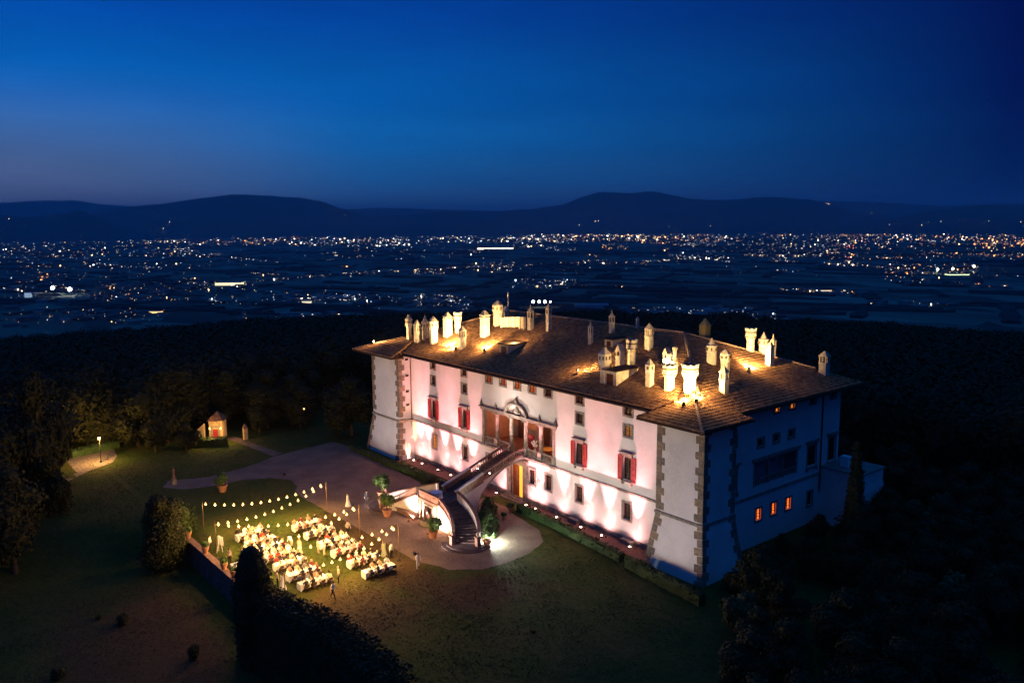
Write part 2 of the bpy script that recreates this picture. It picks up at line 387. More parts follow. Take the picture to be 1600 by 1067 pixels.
hills('hills_mid', 18000, [(-300, 345), (120, 338), (190, 324), (260, 318), (310, 310), (370, 304), (420, 306), (470, 309), (500, 315), (540, 327), (580, 338), (640, 336), (700, 331), (760, 331), (830, 327), (880, 320), (910, 308), (940, 300), (985, 302), (1020, 299), (1050, 305), (1080, 311), (1120, 313), (1200, 308), (1260, 311), (1300, 320), (1350, 336), (1400, 338), (1480, 326), (1540, 320), (1600, 322), (1900, 330)], 4200, 60, 2)
hills('foothills', 16200, [(-300, 350), (0, 346), (90, 350), (170, 345), (250, 340), (330, 336), (420, 341), (520, 348), (600, 352), (690, 347), (760, 340), (840, 345), (900, 338), (960, 334), (1030, 338), (1090, 342), (1170, 336), (1240, 340), (1330, 346), (1430, 340), (1540, 334), (1900, 340)], 3000, 50, 5)
hills('hills_near', 14500, [(-300, 342), (0, 336), (40, 339), (100, 335), (125, 328), (150, 337), (190, 352), (230, 362), (500, 363), (700, 352), (900, 358), (1200, 360), (1420, 350), (1600, 345), (1900, 350)], 2500, 40, 3)

# ------------------------------------------------------------------ grass tufts on the lawns
gt = MB(); rg = random.Random(2)
for q in range(7):
    a = rg.uniform(0, 6.28); r = rg.uniform(0, .16); x, y = r * math.cos(a), r * math.sin(a); w = rg.uniform(.02, .05); h = rg.uniform(.07, .17); b_ = rg.uniform(0, 6.28); l = rg.uniform(-.08, .08)
    gt.add([(x - w * math.cos(b_), y - w * math.sin(b_), 0), (x + w * math.cos(b_), y + w * math.sin(b_), 0), (x + l, y + l * .6, h)], [(0, 1, 2)])
gme = gt.mesh('grass_tuft'); gme.materials.append(M_GRASS); gto = link('grass_tuft', gme, None, None, 'stuff'); gto.location = (30, -36.5, 0)
def in_poly(x, y, pts):
    c = False; j = len(pts) - 1
    for i in range(len(pts)):
        if (pts[i][1] > y) != (pts[j][1] > y) and x < (pts[j][0] - pts[i][0]) * (y - pts[i][1]) / (pts[j][1] - pts[i][1]) + pts[i][0]: c = not c
        j = i
    return c
gp_ = []
for q in range(130000):
    x, y = rg.uniform(-34, 74), rg.uniform(-70, -2.7)
    if in_poly(x, y, fore) or (-6 < x < 62 and y > -4.6 and not (28 < x < 52 and y < -2.9)): continue
    if y > -38.6 and y < -37.9: continue
    d = noise.noise(Vector((x * .22, y * .22, 4))) + .35 * noise.noise(Vector((x * .9, y * .9, 8)))
    if rg.random() > .55 + d * .9: continue
    gp_.append((x, y, ground_z(x, y)))
gpm = bpy.data.meshes.new('grass'); gpm.from_pydata(gp_, [], [])
grass = link('grass', gpm, None, M_GRASS, 'stuff')
def instancer(o, src, s0, s1, name):
    ng = bpy.data.node_groups.new(name, 'GeometryNodeTree')
    ng.interface.new_socket('Geometry', in_out='INPUT', socket_type='NodeSocketGeometry'); ng.interface.new_socket('Geometry', in_out='OUTPUT', socket_type='NodeSocketGeometry')
    N = ng.nodes.new; gi, go, ip, oi, mp = N('NodeGroupInput'), N('NodeGroupOutput'), N('GeometryNodeInstanceOnPoints'), N('GeometryNodeObjectInfo'), N('GeometryNodeMeshToPoints'); oi.inputs[0].default_value = src
    rv, rz = N('FunctionNodeRandomValue'), N('FunctionNodeRandomValue'); rv.data_type = 'FLOAT'; rv.inputs[2].default_value = s0; rv.inputs[3].default_value = s1; rz.data_type = 'FLOAT_VECTOR'; rz.inputs[0].default_value = (0, 0, 0); rz.inputs[1].default_value = (0, 0, 6.28)
    for a, b_ in ((gi.outputs[0], mp.inputs[0]), (mp.outputs[0], ip.inputs[0]), (oi.outputs['Geometry'], ip.inputs['Instance']), (rv.outputs[1], ip.inputs['Scale']), (rz.outputs[0], ip.inputs['Rotation']), (ip.outputs[0], go.inputs[0])): ng.links.new(a, b_)
    o.modifiers.new(name, 'NODES').node_group = ng
instancer(grass, gto, .25, .6, 'grass_scatter')
# ------------------------------------------------------------------ the villa
X0, XC, X1 = 0.0, 25.65, 51.32
XL, XR, YB = -6.0, 55.1, 26.8          # main block
ZT, ZS = 16.2, 5.85                    # wall top, string course
EAVE, OV, SL = 16.3, 2.0, 0.385
villa = thing('villa', 'large white hilltop villa with corner bastions, red shutters and many floodlit chimneys', 'villa', (XC, 0, 0))
VO = -Vector(villa.location)
def vpart(mb, name, m, parent=villa, **k):
    o = mb.obj(name, m, parent, **k)
    if parent is villa: o.location = VO
    return o
def wall_grid(mb, P, a0, a1, z0, z1, holes, depth, mi=0):
    """P(a, z, d) -> point; d is the depth behind the face. Holes get reveals."""
    As = sorted(set([a0, a1] + [h[0] for h in holes] + [h[1] for h in holes])); Zs = sorted(set([z0, z1] + [h[2] for h in holes] + [h[3] for h in holes]))
    for i in range(len(As) - 1):
        for j in range(len(Zs) - 1):
            ca = (As[i] + As[i + 1]) / 2; cz = (Zs[j] + Zs[j + 1]) / 2
            if any(h[0] < ca < h[1] and h[2] < cz < h[3] for h in holes): continue
            mb.add([P(As[i], Zs[j], 0), P(As[i + 1], Zs[j], 0), P(As[i + 1], Zs[j + 1], 0), P(As[i], Zs[j + 1], 0)], [(0, 1, 2, 3)], mi)
    for h in holes:
        c = [(h[0], h[2]), (h[1], h[2]), (h[1], h[3]), (h[0], h[3])]
        for k in range(4):
            a, b_ = c[k], c[(k + 1) % 4]
            mb.add([P(a[0], a[1], 0), P(a[0], a[1], depth), P(b_[0], b_[1], depth), P(b_[0], b_[1], 0)], [(0, 1, 2, 3)], mi)
# window list: (centre, z0, z1, width, kind)   frame measures outer edges of the stone surround
A, B_ = 19.44, 11.67
cols = [XC - A, XC - B_, XC + B_, XC + A]
FW = []
for x in cols:
    FW += [(x, 14.42, 15.78, 1.65, 'attic'), (x, 12.03, 13.68, 1.62, 'mid'), (x, 7.25, 9.85, 1.2, 'noble'), (x, 2.40, 4.78, 1.6, 'low')]
for x in (19.73, 22.74, 25.70, 28.67, 31.70): FW.append((x, 14.40, 15.78, 1.68, 'attic'))
for x in (19.6, 28.55, 31.71): FW.append((x, 2.40, 4.80, 1.6, 'low'))
LG = (18.25, 33.05, 6.15, 10.72)      # loggia opening
DOOR = (24.45, 26.85, 0.15, 4.6)
def hole(w, inset=0.24):
    c, z0, z1, wd, k = w
    i = 0.0 if k == 'noble' else inset
    return (c - wd / 2 + i, c + wd / 2 - i, z0 + i, z1 - i)
PF = lambda a, z, d: (a, d, z)
mb = MB(); wall_grid(mb, PF, X0, X1, 0, ZT, [hole(w) for w in FW] + [LG, DOOR], 0.38)
vpart(mb, 'wall', M_PLASTER)
# right (shaded) wall x = XR, seen in the blue light; a runs along y
SW = [(10.55, 2.66, 4.42, 1.45, 'low'), (13.45, 2.66, 4.42, 1.45, 'low'), (16.4, 2.56, 4.36, 1.5, 'low'), (20.85, 2.0, 4.2, 1.5, 'low'),
      (10.5, 11.1, 12.4, 1.5, 'mid'), (13.45, 11.1, 12.4, 1.5, 'mid'), (16.45, 11.1, 12.4, 1.5, 'mid'), (20.9, 7.1, 9.6, 1.9, 'noble'), (25.3, 6.9, 9.8, 1.6, 'noble'), (5.6, 7.1, 9.6, 1.4, 'noble'), (5.6, 11.9, 13.4, 1.4, 'mid'),
      (13.4, 14.55, 15.7, 1.45, 'attic'), (16.4, 14.5, 15.65, 1.5, 'attic'), (20.7, 14.5, 15.65, 1.55, 'attic'), (25.1, 14.5, 15.6, 1.5, 'attic'), (5.6, 2.6, 4.3, 1.4, 'low')]
SLG = (9.3, 18.0, 6.9, 9.75)
PR = lambda a, z, d: (XR - d, a, z)
mb = MB(); wall_grid(mb, PR, 2.9, YB, -3, ZT, [hole(w) for w in SW] + [SLG], 0.38)
vpart(mb, 'wall', M_PLASTER, label='side wall in blue evening shade')
mb = MB()
mb.add([(XR, YB, -3), (XL, YB, -3), (XL, YB, ZT), (XR, YB, ZT)], [(0, 1, 2, 3)]); mb.add([(XL, YB, -3), (XL, 0, -3), (XL, 0, ZT), (XL, YB, ZT)], [(0, 1, 2, 3)])
mb.add([(XL, 0, 15.9), (XR, 0, 15.9), (XR, YB, 15.9), (XL, YB, 15.9)], [(0, 1, 2, 3)])
mb.add([(XL, 0.6, 0.1), (XL, 0.6, ZT), (X0, 0.6, ZT), (X0, 0.6, 0.1)], [(0, 1, 2, 3)])
vpart(mb, 'back_wall', M_PLASTER)

# string course
mb = MB()
mb.box(X0 + .0, LG[0] - .35, -0.19, 0.002, ZS, ZS + .13); mb.box(X0, LG[0] - .35, -0.12, 0.002, ZS - .12, ZS)
mb.box(LG[1] + .35, X1, -0.19, 0.002, ZS, ZS + .13); mb.box(LG[1] + .35, X1, -0.12, 0.002, ZS - .12, ZS)
mb.box(LG[0] - .35, LG[1] + .35, -0.30, 0.30, ZS - .1, ZS + .2)
vpart(mb, 'string_course', M_STONE)
mb = MB(); mb.box(XR - .002, XR + .16, 2.9, YB, ZS - .1, ZS + .16)
vpart(mb, 'string_course', M_STONE)
mb = MB()
for x0, x1 in ((X0, 23.4), (27.9, X1)): mb.box(x0, x1, -0.12, 0.002, 0, 0.55)
for x in (36.9, 45.6): mb.box(x - .8, x + .8, -0.75, -0.12, 0, 0.5)
vpart(mb, 'plinth', M_STONE)

# windows
LIT = {'front': {(XC - A, 'low'): M_LITSOFT}, }
def window(F, w, pane=M_GLASS, shutters=False, hood=False, sash=True):
    """F(a, z, d) local to the wall, d > 0 goes behind the face"""
    c, z0, z1, wd, k = w
    i = 0.24
    def bx(mb, a0, a1, d0, d1, za, zb, mi=0):
        pts = [F(a, z, d) for z in (za, zb) for (a, d) in ((a0, d0), (a1, d0), (a1, d1), (a0, d1))]
        mb.add(pts, [(3, 2, 1, 0), (4, 5, 6, 7), (0, 1, 5, 4), (1, 2, 6, 5), (2, 3, 7, 6), (3, 0, 4, 7)], mi)
    a0, a1 = c - wd / 2, c + wd / 2
    mb = MB()
    if k == 'noble':
        bx(mb, a0 - .14, a0 - .004, -.06, .01, z0 - .1, z1 + .1); bx(mb, a1 + .004, a1 + .14, -.06, .01, z0 - .1, z1 + .1); bx(mb, a0 - .004, a1 + .004, -.06, .01, z1 + .004, z1 + .1)
        bx(mb, a0 - .25, a1 + .25, -.22, .02, z0 - .22, z0 - .10)
        for s in (a0 - .05, a1 + .05): bx(mb, s - .1, s + .1, -.2, .0, z0 - .55, z0 - .22)
        i = 0.0
    else:
        i = 0.24; e = .05
        bx(mb, a0, a0 + i - .003, -e, .01, z0, z1); bx(mb, a1 - i + .003, a1, -e, .01, z0, z1)
        bx(mb, a0 + i - .003, a1 - i + .003, -e, .01, z1 - i + .003, z1); bx(mb, a0 + i - .003, a1 - i + .003, -e - .03, .01, z0, z0 + i - .003)
    o = vpart(mb, 'window', M_STONE)
    p = MB(); bx(p, a0 + i, a1 - i, .26, .30, z0 + i, z1 - i); p.obj('pane', pane, o)
    if sash:
        p = MB(); w2 = (a1 - a0 - 2 * i); s0 = a0 + i
        bx(p, c - .045, c + .045, .17, .24, z0 + i, z1 - i)
        n = 2 if k in ('attic', 'mid') else 4
        for q in range(1, n): zz = z0 + i + (z1 - z0 - 2 * i) * q / n; bx(p, s0, a1 - i, .19, .235, zz - .03, zz + .03)
        for s in (s0, a1 - i - .07): bx(p, s, s + .07, .18, .245, z0 + i, z1 - i)
        p.obj('sash', M_SASH, o)
    if shutters:
        for s in (-1, 1):
            p = MB(); e0 = a0 - .12 if s < 0 else a1 + .12
            b0, b1 = sorted((e0, e0 + s * .64))
            bx(p, b0, b1, -.14, -.09, z0 - .12, z1 + .12)
            n = 4
            for q in range(n + 1):
                zz = z0 - .12 + (z1 - z0 + .24 - .14) * q / n; bx(p, b0, b1, -.175, -.142, zz, zz + .14)
            for a in (b0, b1 - .1): bx(p, a, a + .1, -.172, -.142, z0 + .03, z1 - .03)
            p.obj('shutter', M_SHUTTER, o)
    if hood:
        p = MB(); bx(p, a0 - .45, a1 + .45, -.42, .0, z1 + .52, z1 + .62); bx(p, a0 - .35, a1 + .35, -.26, .0, z1 + .40, z1 + .52); bx(p, a0 - .2, a1 + .2, -.1, .0, z1 + .12, z1 + .40)
        p.obj('hood', M_STONE, o)
    return o
for w in FW:
    k = w[4]; pane = M_GLASS
    if k == 'low' and w[0] < 7: pane = M_LITSOFT
    if k == 'mid' and w[0] > 44: pane = mat('faint_lit_glass', (0.05, 0.03, 0.02), 0.3, emit=(1, .35, .06), strength=0.12)
    if k == 'attic' and 24 < w[0] < 30: pane = mat('warm_glass', (0.12, 0.04, 0.02), 0.3, emit=(1, .16, .03), strength=0.22)
    if k == 'attic' and 18 < w[0] < 24: pane = mat('red_glass', (0.10, 0.035, 0.02), 0.3, emit=(1, .14, .03), strength=0.14)
    window(PF, w, pane, shutters=(k == 'noble'), hood=(k == 'noble'))
window(PF, (31.71, 2.40, 4.80, 1.6, 'low'), M_CLOTH, sash=False) if False else None
for w in SW:
    k = w[4]; pane = M_GLASS
    if k == 'low' and 9 < w[0] < 18: pane = M_LITGLASS
    if k == 'attic' and 13 < w[0] < 17: pane = M_LITSOFT
    window(PR, w, pane, hood=(k == 'noble'))

# loggia
lg = MB(); d = 5.2
lg.add([(LG[0], .38, LG[2]), (LG[0], d, LG[2]), (LG[0], d, LG[3] + .5), (LG[0], .38, LG[3] + .5)], [(0, 1, 2, 3)], 0)
lg.add([(LG[1], .38, LG[2]), (LG[1], d, LG[2]), (LG[1], d, LG[3] + .5), (LG[1], .38, LG[3] + .5)], [(3, 2, 1, 0)], 0)
lg.add([(LG[0], d, LG[2] + 1.6), (LG[1], d, LG[2] + 1.6), (LG[1], d, LG[3] + .5), (LG[0], d, LG[3] + .5)], [(0, 1, 2, 3)], 0)
lg.add([(LG[0], d, LG[2]), (LG[1], d, LG[2]), (LG[1], d, LG[2] + 1.6), (LG[0], d, LG[2] + 1.6)], [(0, 1, 2, 3)], 1)
lg.add([(LG[0], .38, LG[3] + .5), (LG[1], .38, LG[3] + .5), (LG[1], d, LG[3] + .5), (LG[0], d, LG[3] + .5)], [(0, 1, 2, 3)], 0)
lg.add([(LG[0], .38, LG[3]), (LG[1], .38, LG[3]), (LG[1], .38, LG[3] + .5), (LG[0], .38, LG[3] + .5)], [(0, 1, 2, 3)], 0)
loggia = vpart(lg, 'loggia', [M_FRESCO, M_LOWFRESCO])
def lp(mb, name, m, label=None):
    return mb.obj(name, m, loggia, label=label)
f = MB(); f.box(LG[0], LG[1], .002, d, LG[2] - .12, LG[2] - .002); lp(f, 'floor', M_FLOOR)
for x in (21.30, 24.30, 27.25, 30.20):
    c = MB(); c.box(x - .34, x + .34, -.20, .48, LG[2], LG[2] + .95); c.prism(x, .14, [(LG[2] + .95, .34), (LG[2] + 1.08, .34), (LG[2] + 1.15, .27), (LG[2] + 2.4, .27), (LG[3] - .42, .225), (LG[3] - .36, .29), (LG[3] - .28, .29), (LG[3] - .18, .36)], 14, 0, 0, True)
    c.box(x - .38, x + .38, -.24, .52, LG[3] - .18, LG[3]); lp(c, 'column', M_STONE)
for x in (LG[0] + .22, LG[1] - .22):
    c = MB(); c.box(x - .22, x + .22, -.12, .30, LG[2], LG[3]); c.box(x - .27, x + .27, -.17, .36, LG[3] - .25, LG[3]); c.box(x - .27, x + .27, -.17, .36, LG[2], LG[2] + .9); lp(c, 'pilaster', M_STONE)
e = MB(); e.box(LG[0] - .3, LG[1] + .3, -.22, .38, LG[3] + .002, LG[3] + .38); e.box(LG[0] - .5, LG[1] + .5, -.42, .1, LG[3] + .38, LG[3] + .52); lp(e, 'entablature', M_STONE)
# arched pediment over the middle bay
a = MB(); n = 16; zc = LG[3] + .52
for q in range(n):
    t0, t1 = PI * q / n, PI * (q + 1) / n
    def pt(t, r, y): return (XC - math.cos(t) * r * 1.08, y, zc + math.sin(t) * r * .72)
    ring = []
    for t in (t0, t1): ring.append([pt(t, 2.1, -.45), pt(t, 2.1, 0), pt(t, 1.72, 0), pt(t, 1.72, -.30), pt(t, 1.85, -.45)])
    a.loft(ring, 0, q in (0, n - 1))
lp(a, 'pediment', M_STONE)
a = MB(); a.prism(XC, -.12, [(zc + .05, .42), (zc + .3, .55), (zc + .7, .42), (zc + .95, .18)], 10, 0, 0, True, sy=.35); a.prism(XC, -.2, [(zc + 1.3, .1), (zc + 1.55, .3), (zc + 1.8, .28), (zc + 2.1, .12), (zc + 2.3, .03)], 8, 0, 0, True, sy=.7)
for s in (-1, 1): a.tube([(XC + s * .2, -.15, zc + .2), (XC + s * .75, -.15, zc + .35), (XC + s * .9, -.15, zc + .1)], [.14, .12, .05], 6)
lp(a, 'coat_of_arms', M_STONE)
for x in (LG[0] - .15, 21.3, 30.2, LG[1] + .15):
    a = MB(); a.prism(x, -.15, [(LG[3] + .52, .24), (LG[3] + .68, .24), (LG[3] + .74, .12), (LG[3] + .92, .2), (LG[3] + 1.05, .1), (LG[3] + 1.45, .015)], 8, 0, 0, True); lp(a, 'finial', M_STONE)
for x0, x1 in ((LG[0] + .44, 20.96), (21.64, 23.96), (27.59, 29.86), (30.54, LG[1] - .44)):
    rl = MB(); rl.box(x0, x1, .02, .26, LG[2] + .82, LG[2] + .95); rl.box(x0, x1, .04, .24, LG[2], LG[2] + .1); o = lp(rl, 'railing', M_STONE)
    n = int((x1 - x0) / .24)
    r2 = MB()
    for q in range(n): r2.prism(x0 + (q + .5) * (x1 - x0) / n, .14, [(LG[2] + .1, .07), (LG[2] + .3, .085), (LG[2] + .5, .045), (LG[2] + .82, .06)], 5, 0, 0, True)
    bo = lp(r2, 'balusters', M_STONE)
for x, lb in ((20.2, None), (25.65, 'central wooden door with pale frame'), (28.6, None), (31.5, None)):
    dd = MB(); dd.box(x - .62, x + .62, d - .05, d + .02, LG[2], LG[2] + 2.6, 0); dd.box(x - .8, x - .62, d - .1, d, LG[2], LG[2] + 2.75, 1); dd.box(x + .62, x + .8, d - .1, d, LG[2], LG[2] + 2.75, 1); dd.box(x - .8, x + .8, d - .1, d, LG[2] + 2.6, LG[2] + 2.8, 1)
    for zz in (LG[2] + .25, LG[2] + 1.1, LG[2] + 1.85): dd.box(x - .5, x - .08, d - .08, d - .05, zz, zz + .6, 0); dd.box(x + .08, x + .5, d - .08, d - .05, zz, zz + .6, 0)
    lp(dd, 'door', [M_SASH, M_STONE], lb)
# reddish folding screen standing between the middle columns
dd = MB(); 
for q in range(3):
    x = 25.9 + q * .42; y0, y1 = (1.5, 1.75) if q % 2 else (1.75, 1.5)
    dd.add([(x, y0, LG[2] + .03), (x + .42, y1, LG[2] + .03), (x + .42, y1, LG[2] + 2.3), (x, y0, LG[2] + 2.3), (x, y0 + .04, LG[2] + .03), (x + .42, y1 + .04, LG[2] + .03), (x + .42, y1 + .04, LG[2] + 2.3), (x, y0 + .04, LG[2] + 2.3)], [(0, 1, 2, 3), (7, 6, 5, 4), (3, 2, 6, 7), (0, 4, 5, 1), (0, 3, 7, 4), (1, 5, 6, 2)])
    for zz in (.3, 1.0, 1.7): dd.box(x + .08, x + .34, min(y0, y1) - .01, max(y0, y1), LG[2] + zz, LG[2] + zz + .5)
tag(dd.obj('folding_screen', M_SHUTTER), 'red panelled folding screen standing between the middle columns of the loggia', 'screen')
for i, (x, y, h) in enumerate(((28.9, 2.4, .75), (31.4, 2.2, .75))):
    tb = MB(); tb.prism(x, y, [(LG[2], .35), (LG[2] + .02, .35), (LG[2] + .05, .06), (LG[2] + .70, .06), (LG[2] + .72, .95), (LG[2] + .76, .95)], 16, 0, 0, True)
    tag(tb.obj('round_table', mat('yellow_cloth', (.42, .22, .05), .9)), ['round table with yellow cloth in the loggia, nearer the middle columns', 'round table with yellow cloth in the loggia, nearer the right pilaster'][i], 'table')
fl = thing('flower_vase', 'tall vase of white flowers standing on the loggia floor behind the railing', 'vase', (28.0, 1.0, LG[2]))
v = MB(); v.prism(0, 0, [(0, .16), (.3, .22), (.75, .12), (.9, .18)], 10); v.obj('vase', M_PAPER, fl)
v = MB()
for q in range(26):
    a_, r_ = random.random() * 6.28, random.random() * .4; z_ = 1.1 + random.random() * .75; s = .12
    v.prism(r_ * math.cos(a_), r_ * math.sin(a_), [(z_ - s, .03), (z_, s), (z_ + s, .03)], 5)
v.obj('flowers', M_PAPER, fl)

# portal under the staircase
p = MB(); p.box(23.55, 24.45, -.16, .02, 0, 5.3); p.box(26.85, 27.7, -.16, .02, 0, 5.3); p.box(24.45, 26.85, -.16, .02, 4.6, 5.3); p.box(23.4, 27.85, -.3, .02, 5.3, 5.5)
portal = vpart(p, 'portal', M_STONE)
p = MB(); p.box(24.45, 25.62, .22, .30, .15, 4.6); p.obj('door', M_WOOD, portal)
p = MB(); p.box(25.68, 26.85, .30, .34, .15, 4.6); p.obj('doorway', mat('lit_hall', (.5, .3, .1), .8, emit=(1, .38, .03), strength=.85), portal)
p = MB()
for q in range(3): p.box(24.0 - .3 * q, 27.3 + .3 * q, -.5 - .4 * q, -.16, 0 + .001 * q, .45 - .15 * q)
p.obj('doorstep', M_STONE, portal)

# bastions with battered feet, string course and quoins
def bastion(x0, x1, y0, y1, ztop, zbot=0.0, label=None, bat=0.9, sides='all'):
    def ring(z, o): return [(x0 - o, y0 - o, z), (x1 + o, y0 - o, z), (x1 + o, y1 + o, z), (x0 - o, y1 + o, z)]
    mb = MB(); mb.loft([ring(zbot - 2.5, bat * 1.2), ring(zbot, bat), ring(ZS, 0.0), ring(ztop, 0.0)])
    o = vpart(mb, 'bastion', M_PLASTER, label=label)
    s = MB(); e = .14
    s.loft([ring(ZS - .12, e), ring(ZS - .12, e + .02), ring(ZS + .16, e + .02), ring(ZS + .17, 0)]); s.obj('string_course', M_STONE, o)
    return o
bL = bastion(-8.0, 0.0, -2.12, 3.2, ZT, label='left corner bastion beside the dim garden')
bR = bastion(X1, X1 + 6.0, -2.21, 2.9, ZT, -0.4, label='right front corner bastion, the nearest corner of the villa')
QN = {}
def quoin_col(x, y, sx, sy, z0, z1, bat=0.9, zb=0.0, lx=(.98, .58), ly=(.58, .98), arms='xy'):
    """stones up one outside corner; sx, sy point from the corner into the walls"""
    z = z0; k = 0; H = .80
    while z < z1 - .2:
        h = min(H, z1 - z) - .035
        o = bat * max(0.0, (ZS - z) / (ZS - zb)) if z < ZS else 0.0
        a = lx[k % 2]; b_ = ly[k % 2]
        key = (round(a, 2), round(b_, 2), sx, sy, round(h, 2), k % 3)
        if key not in QN:
            q = MB(); j = random.Random(k * 7 + 1); e = .05
            xa, xb = sorted((-sx * e, sx * a)); ya, yb = sorted((-sy * e, sy * b_))
            t_ = .12     # L-shaped: two slabs wrapped round the corner
            q.box(xa, xb, min(-sy * e, sy * t_), max(-sy * e, sy * t_), 0, h); q.box(min(-sx * e, sx * t_), max(-sx * e, sx * t_), min(sy * t_, sy * b_), max(sy * t_, sy * b_), 0.004, h - .004)
            me = q.fix('quoin_stone'); me.materials.append(M_QUOIN[k % 3]); QN[key] = me
        ob = link('quoin_stone', QN[key], villa); ob.location = Vector((x - sx * o, y - sy * o, z)) + VO
        if o: # lean with the batter
            ob.rotation_euler = (math.atan(bat / (ZS - zb)) * (-sy) * -1 * -1, math.atan(bat / (ZS - zb)) * sx, 0)
        z += H; k += 1
quoin_col(-8.0, -2.12, 1, 1, 0.1, ZT); quoin_col(0.0, -2.12, -1, 1, 0.1, ZT)
quoin_col(X1, -2.21, 1, 1, -.2, ZT, zb=-.4, lx=(1.0, .62)); quoin_col(X1 + 6.0, -2.21, -1, 1, -.2, ZT, zb=-.4, lx=(1.0, .62)); quoin_col(X1 + 6.0, 2.9, -1, -1, -.2, ZT, zb=-.4)
# small square openings in the left bastion's inner side, and slits in the right one
mb = MB()
for z in (5.05, 8.25, 10.35, 12.8, 15.3): mb.box(-.02, .035, -.95, -.4, z - .17, z + .17)
vpart(mb, 'slit_window', M_GLASS)
mb = MB()
for z in (13.0, 9.9, 6.6): mb.box(X1 + 4.95, X1 + 5.25, -2.25, -2.2, z - .25, z + .25)
vpart(mb, 'slit_window', M_GLASS)
# lower back bastion with a terrace on top
mb = MB()
def ring(z, o): return [(XR - .5, 22.9 - o, z), (60.2 + o, 22.9 - o, z), (60.2 + o, 28.2 + o, z), (XR - .5, 28.2 + o, z)]
mb.loft([ring(-6, .9), ring(-.5, .7), ring(5.2, 0), ring(6.6, 0)])
vpart(mb, 'bastion', M_PLASTER, label='low rear bastion with an open terrace on its top')
quoin_col(60.2, 22.9, -1, 1, -.4, 6.6, zb=-.5)
mb = MB(); mb.box(XR - .5, 60.35, 22.75, 28.4, 6.6, 6.75); vpart(mb, 'terrace_slab', M_STONE)
# side loggia, shuttered dark, on the blue wall
mb = MB(); y0, y1, z0, z1 = SLG
mb.add([(XR - 1.6, y0, z0), (XR - 1.6, y1, z0), (XR - 1.6, y1, z1), (XR - 1.6, y0, z1)], [(0, 1, 2, 3)]); mb.box(XR - 1.6, XR - .39, y0 - .1, y1 + .1, z0 - .2, z0 - .004); mb.box(XR - 1.6, XR - .39, y0 - .1, y1 + .1, z1 + .004, z1 + .2); mb.box(XR - 1.6, XR - .39, y0 - .2, y0 - .004, z0 - .2, z1 + .2); mb.box(XR - 1.6, XR - .39, y1 + .004, y1 + .2, z0 - .2, z1 + .2)
sl = vpart(mb, 'side_loggia', M_LOWFRESCO)
for y in (y0 + .2, y0 + 3.0, y1 - 3.0, y1 - .2):
    c = MB(); c.prism(XR - .15, y, [(z0, .26), (z0 + .2, .2), (z1 - .2, .17), (z1, .27)], 10); c.obj('column', M_STONE, sl)
c = MB(); c.box(XR - .3, XR + .22, y0 - .3, y1 + .3, z1 + .002, z1 + .35); c.obj('entablature', M_STONE, sl)
c = MB(); c.box(XR - .12, XR + .02, y0 + .46, y1 - .46, z0 + .72, z0 + .82)
for q in range(26): yy = y0 + .55 + q * (y1 - y0 - 1.1) / 25; c.box(XR - .08, XR - .02, yy - .05, yy + .05, z0, z0 + .72)
c.obj('railing', M_STONE, sl)
c = MB(); c.tube([(XR + .1, 22.75, ZT), (XR + .1, 22.75, -1)], .08, 6); vpart(c, 'drainpipe', M_IRON)
c = MB(); c.tube([(.12, -.1, ZT), (.12, -.1, .2)], .06, 6); vpart(c, 'drainpipe', M_RUST)
# ------------------------------------------------------------------ roof
RX0, RX1, RY0, RY1 = XL - OV, X1 + 5.9, -OV, YB + OV
RK = 15.4 / (RX1 - 41.7)      # the right hip face is a little flatter, its eave lines up with the bastion's
BE, BS = 15.95, 0.33
def roof_z(x, y):
    z = None
    if RX0 <= x <= RX1 and RY0 <= y <= RY1: z = EAVE + SL * min(x - RX0, (RX1 - x) * RK, y - RY0, RY1 - y)
    for (xa, xb, s) in ((-10.6, 1.3, -1), (X1 - 1.3, X1 + 7.2, 1)):
        if xa <= x <= xb and -4.1 <= y <= 4.4:
            outer, inner = ((x - xa), (xb - x)) if s < 0 else ((xb - x), (x - xa))
            b = BE + BS * min(y + 4.1, outer, 2.2 * inner, 2.2 * (4.4 - y))
            z = b if z is None else max(z, b)
    return z
rx = sorted(set([RX0 + i * (RX1 - RX0) / 96 for i in range(97)] + [-10.6, -9.4, 1.3, X1 - 1.3, X1 + 7.2, X1 + 6.7, X1 + 6.4, RX1]))
ry = sorted(set([RY0 + i * (RY1 - RY0) / 48 for i in range(49)] + [-4.1, -3.4, -2.7, 4.4]))
mb = MB()
for i in range(len(rx) - 1):
    for j in range(len(ry) - 1):
        cx, cy = (rx[i] + rx[i + 1]) / 2, (ry[j] + ry[j + 1]) / 2
        if roof_z(cx, cy) is None: continue
        q = []
        for (x, y) in ((rx[i], ry[j]), (rx[i + 1], ry[j]), (rx[i + 1], ry[j + 1]), (rx[i], ry[j + 1])):
            z = roof_z(x + (cx - x) * 1e-3, y + (cy - y) * 1e-3); q.append((x, y, z))
        top = [(x, y, z) for x, y, z in q]; bot = [(x, y, z - .2) for x, y, z in q]
        mb.add(top, [(0, 1, 2, 3)]); mb.add(bot, [(3, 2, 1, 0)])
        for (a, b_, ddx, ddy) in ((0, 1, 0, -1), (1, 2, 1, 0), (2, 3, 0, 1), (3, 0, -1, 0)):
            px, py = cx + ddx * (rx[i + 1] - rx[i]) * .51, cy + ddy * (ry[j + 1] - ry[j]) * .51
            zn = roof_z(px, py)
            if zn is None or zn < roof_z(cx + ddx * (rx[i + 1] - rx[i]) * .49, cy + ddy * (ry[j + 1] - ry[j]) * .49) - .15: mb.add([top[a], bot[a], bot[b_], top[b_]], [(0, 1, 2, 3)])
roof = link('roof', mb.mesh('roof'), villa, M_TROUGH); roof.location = VO
tl = MB(); rnd = random.Random(3)
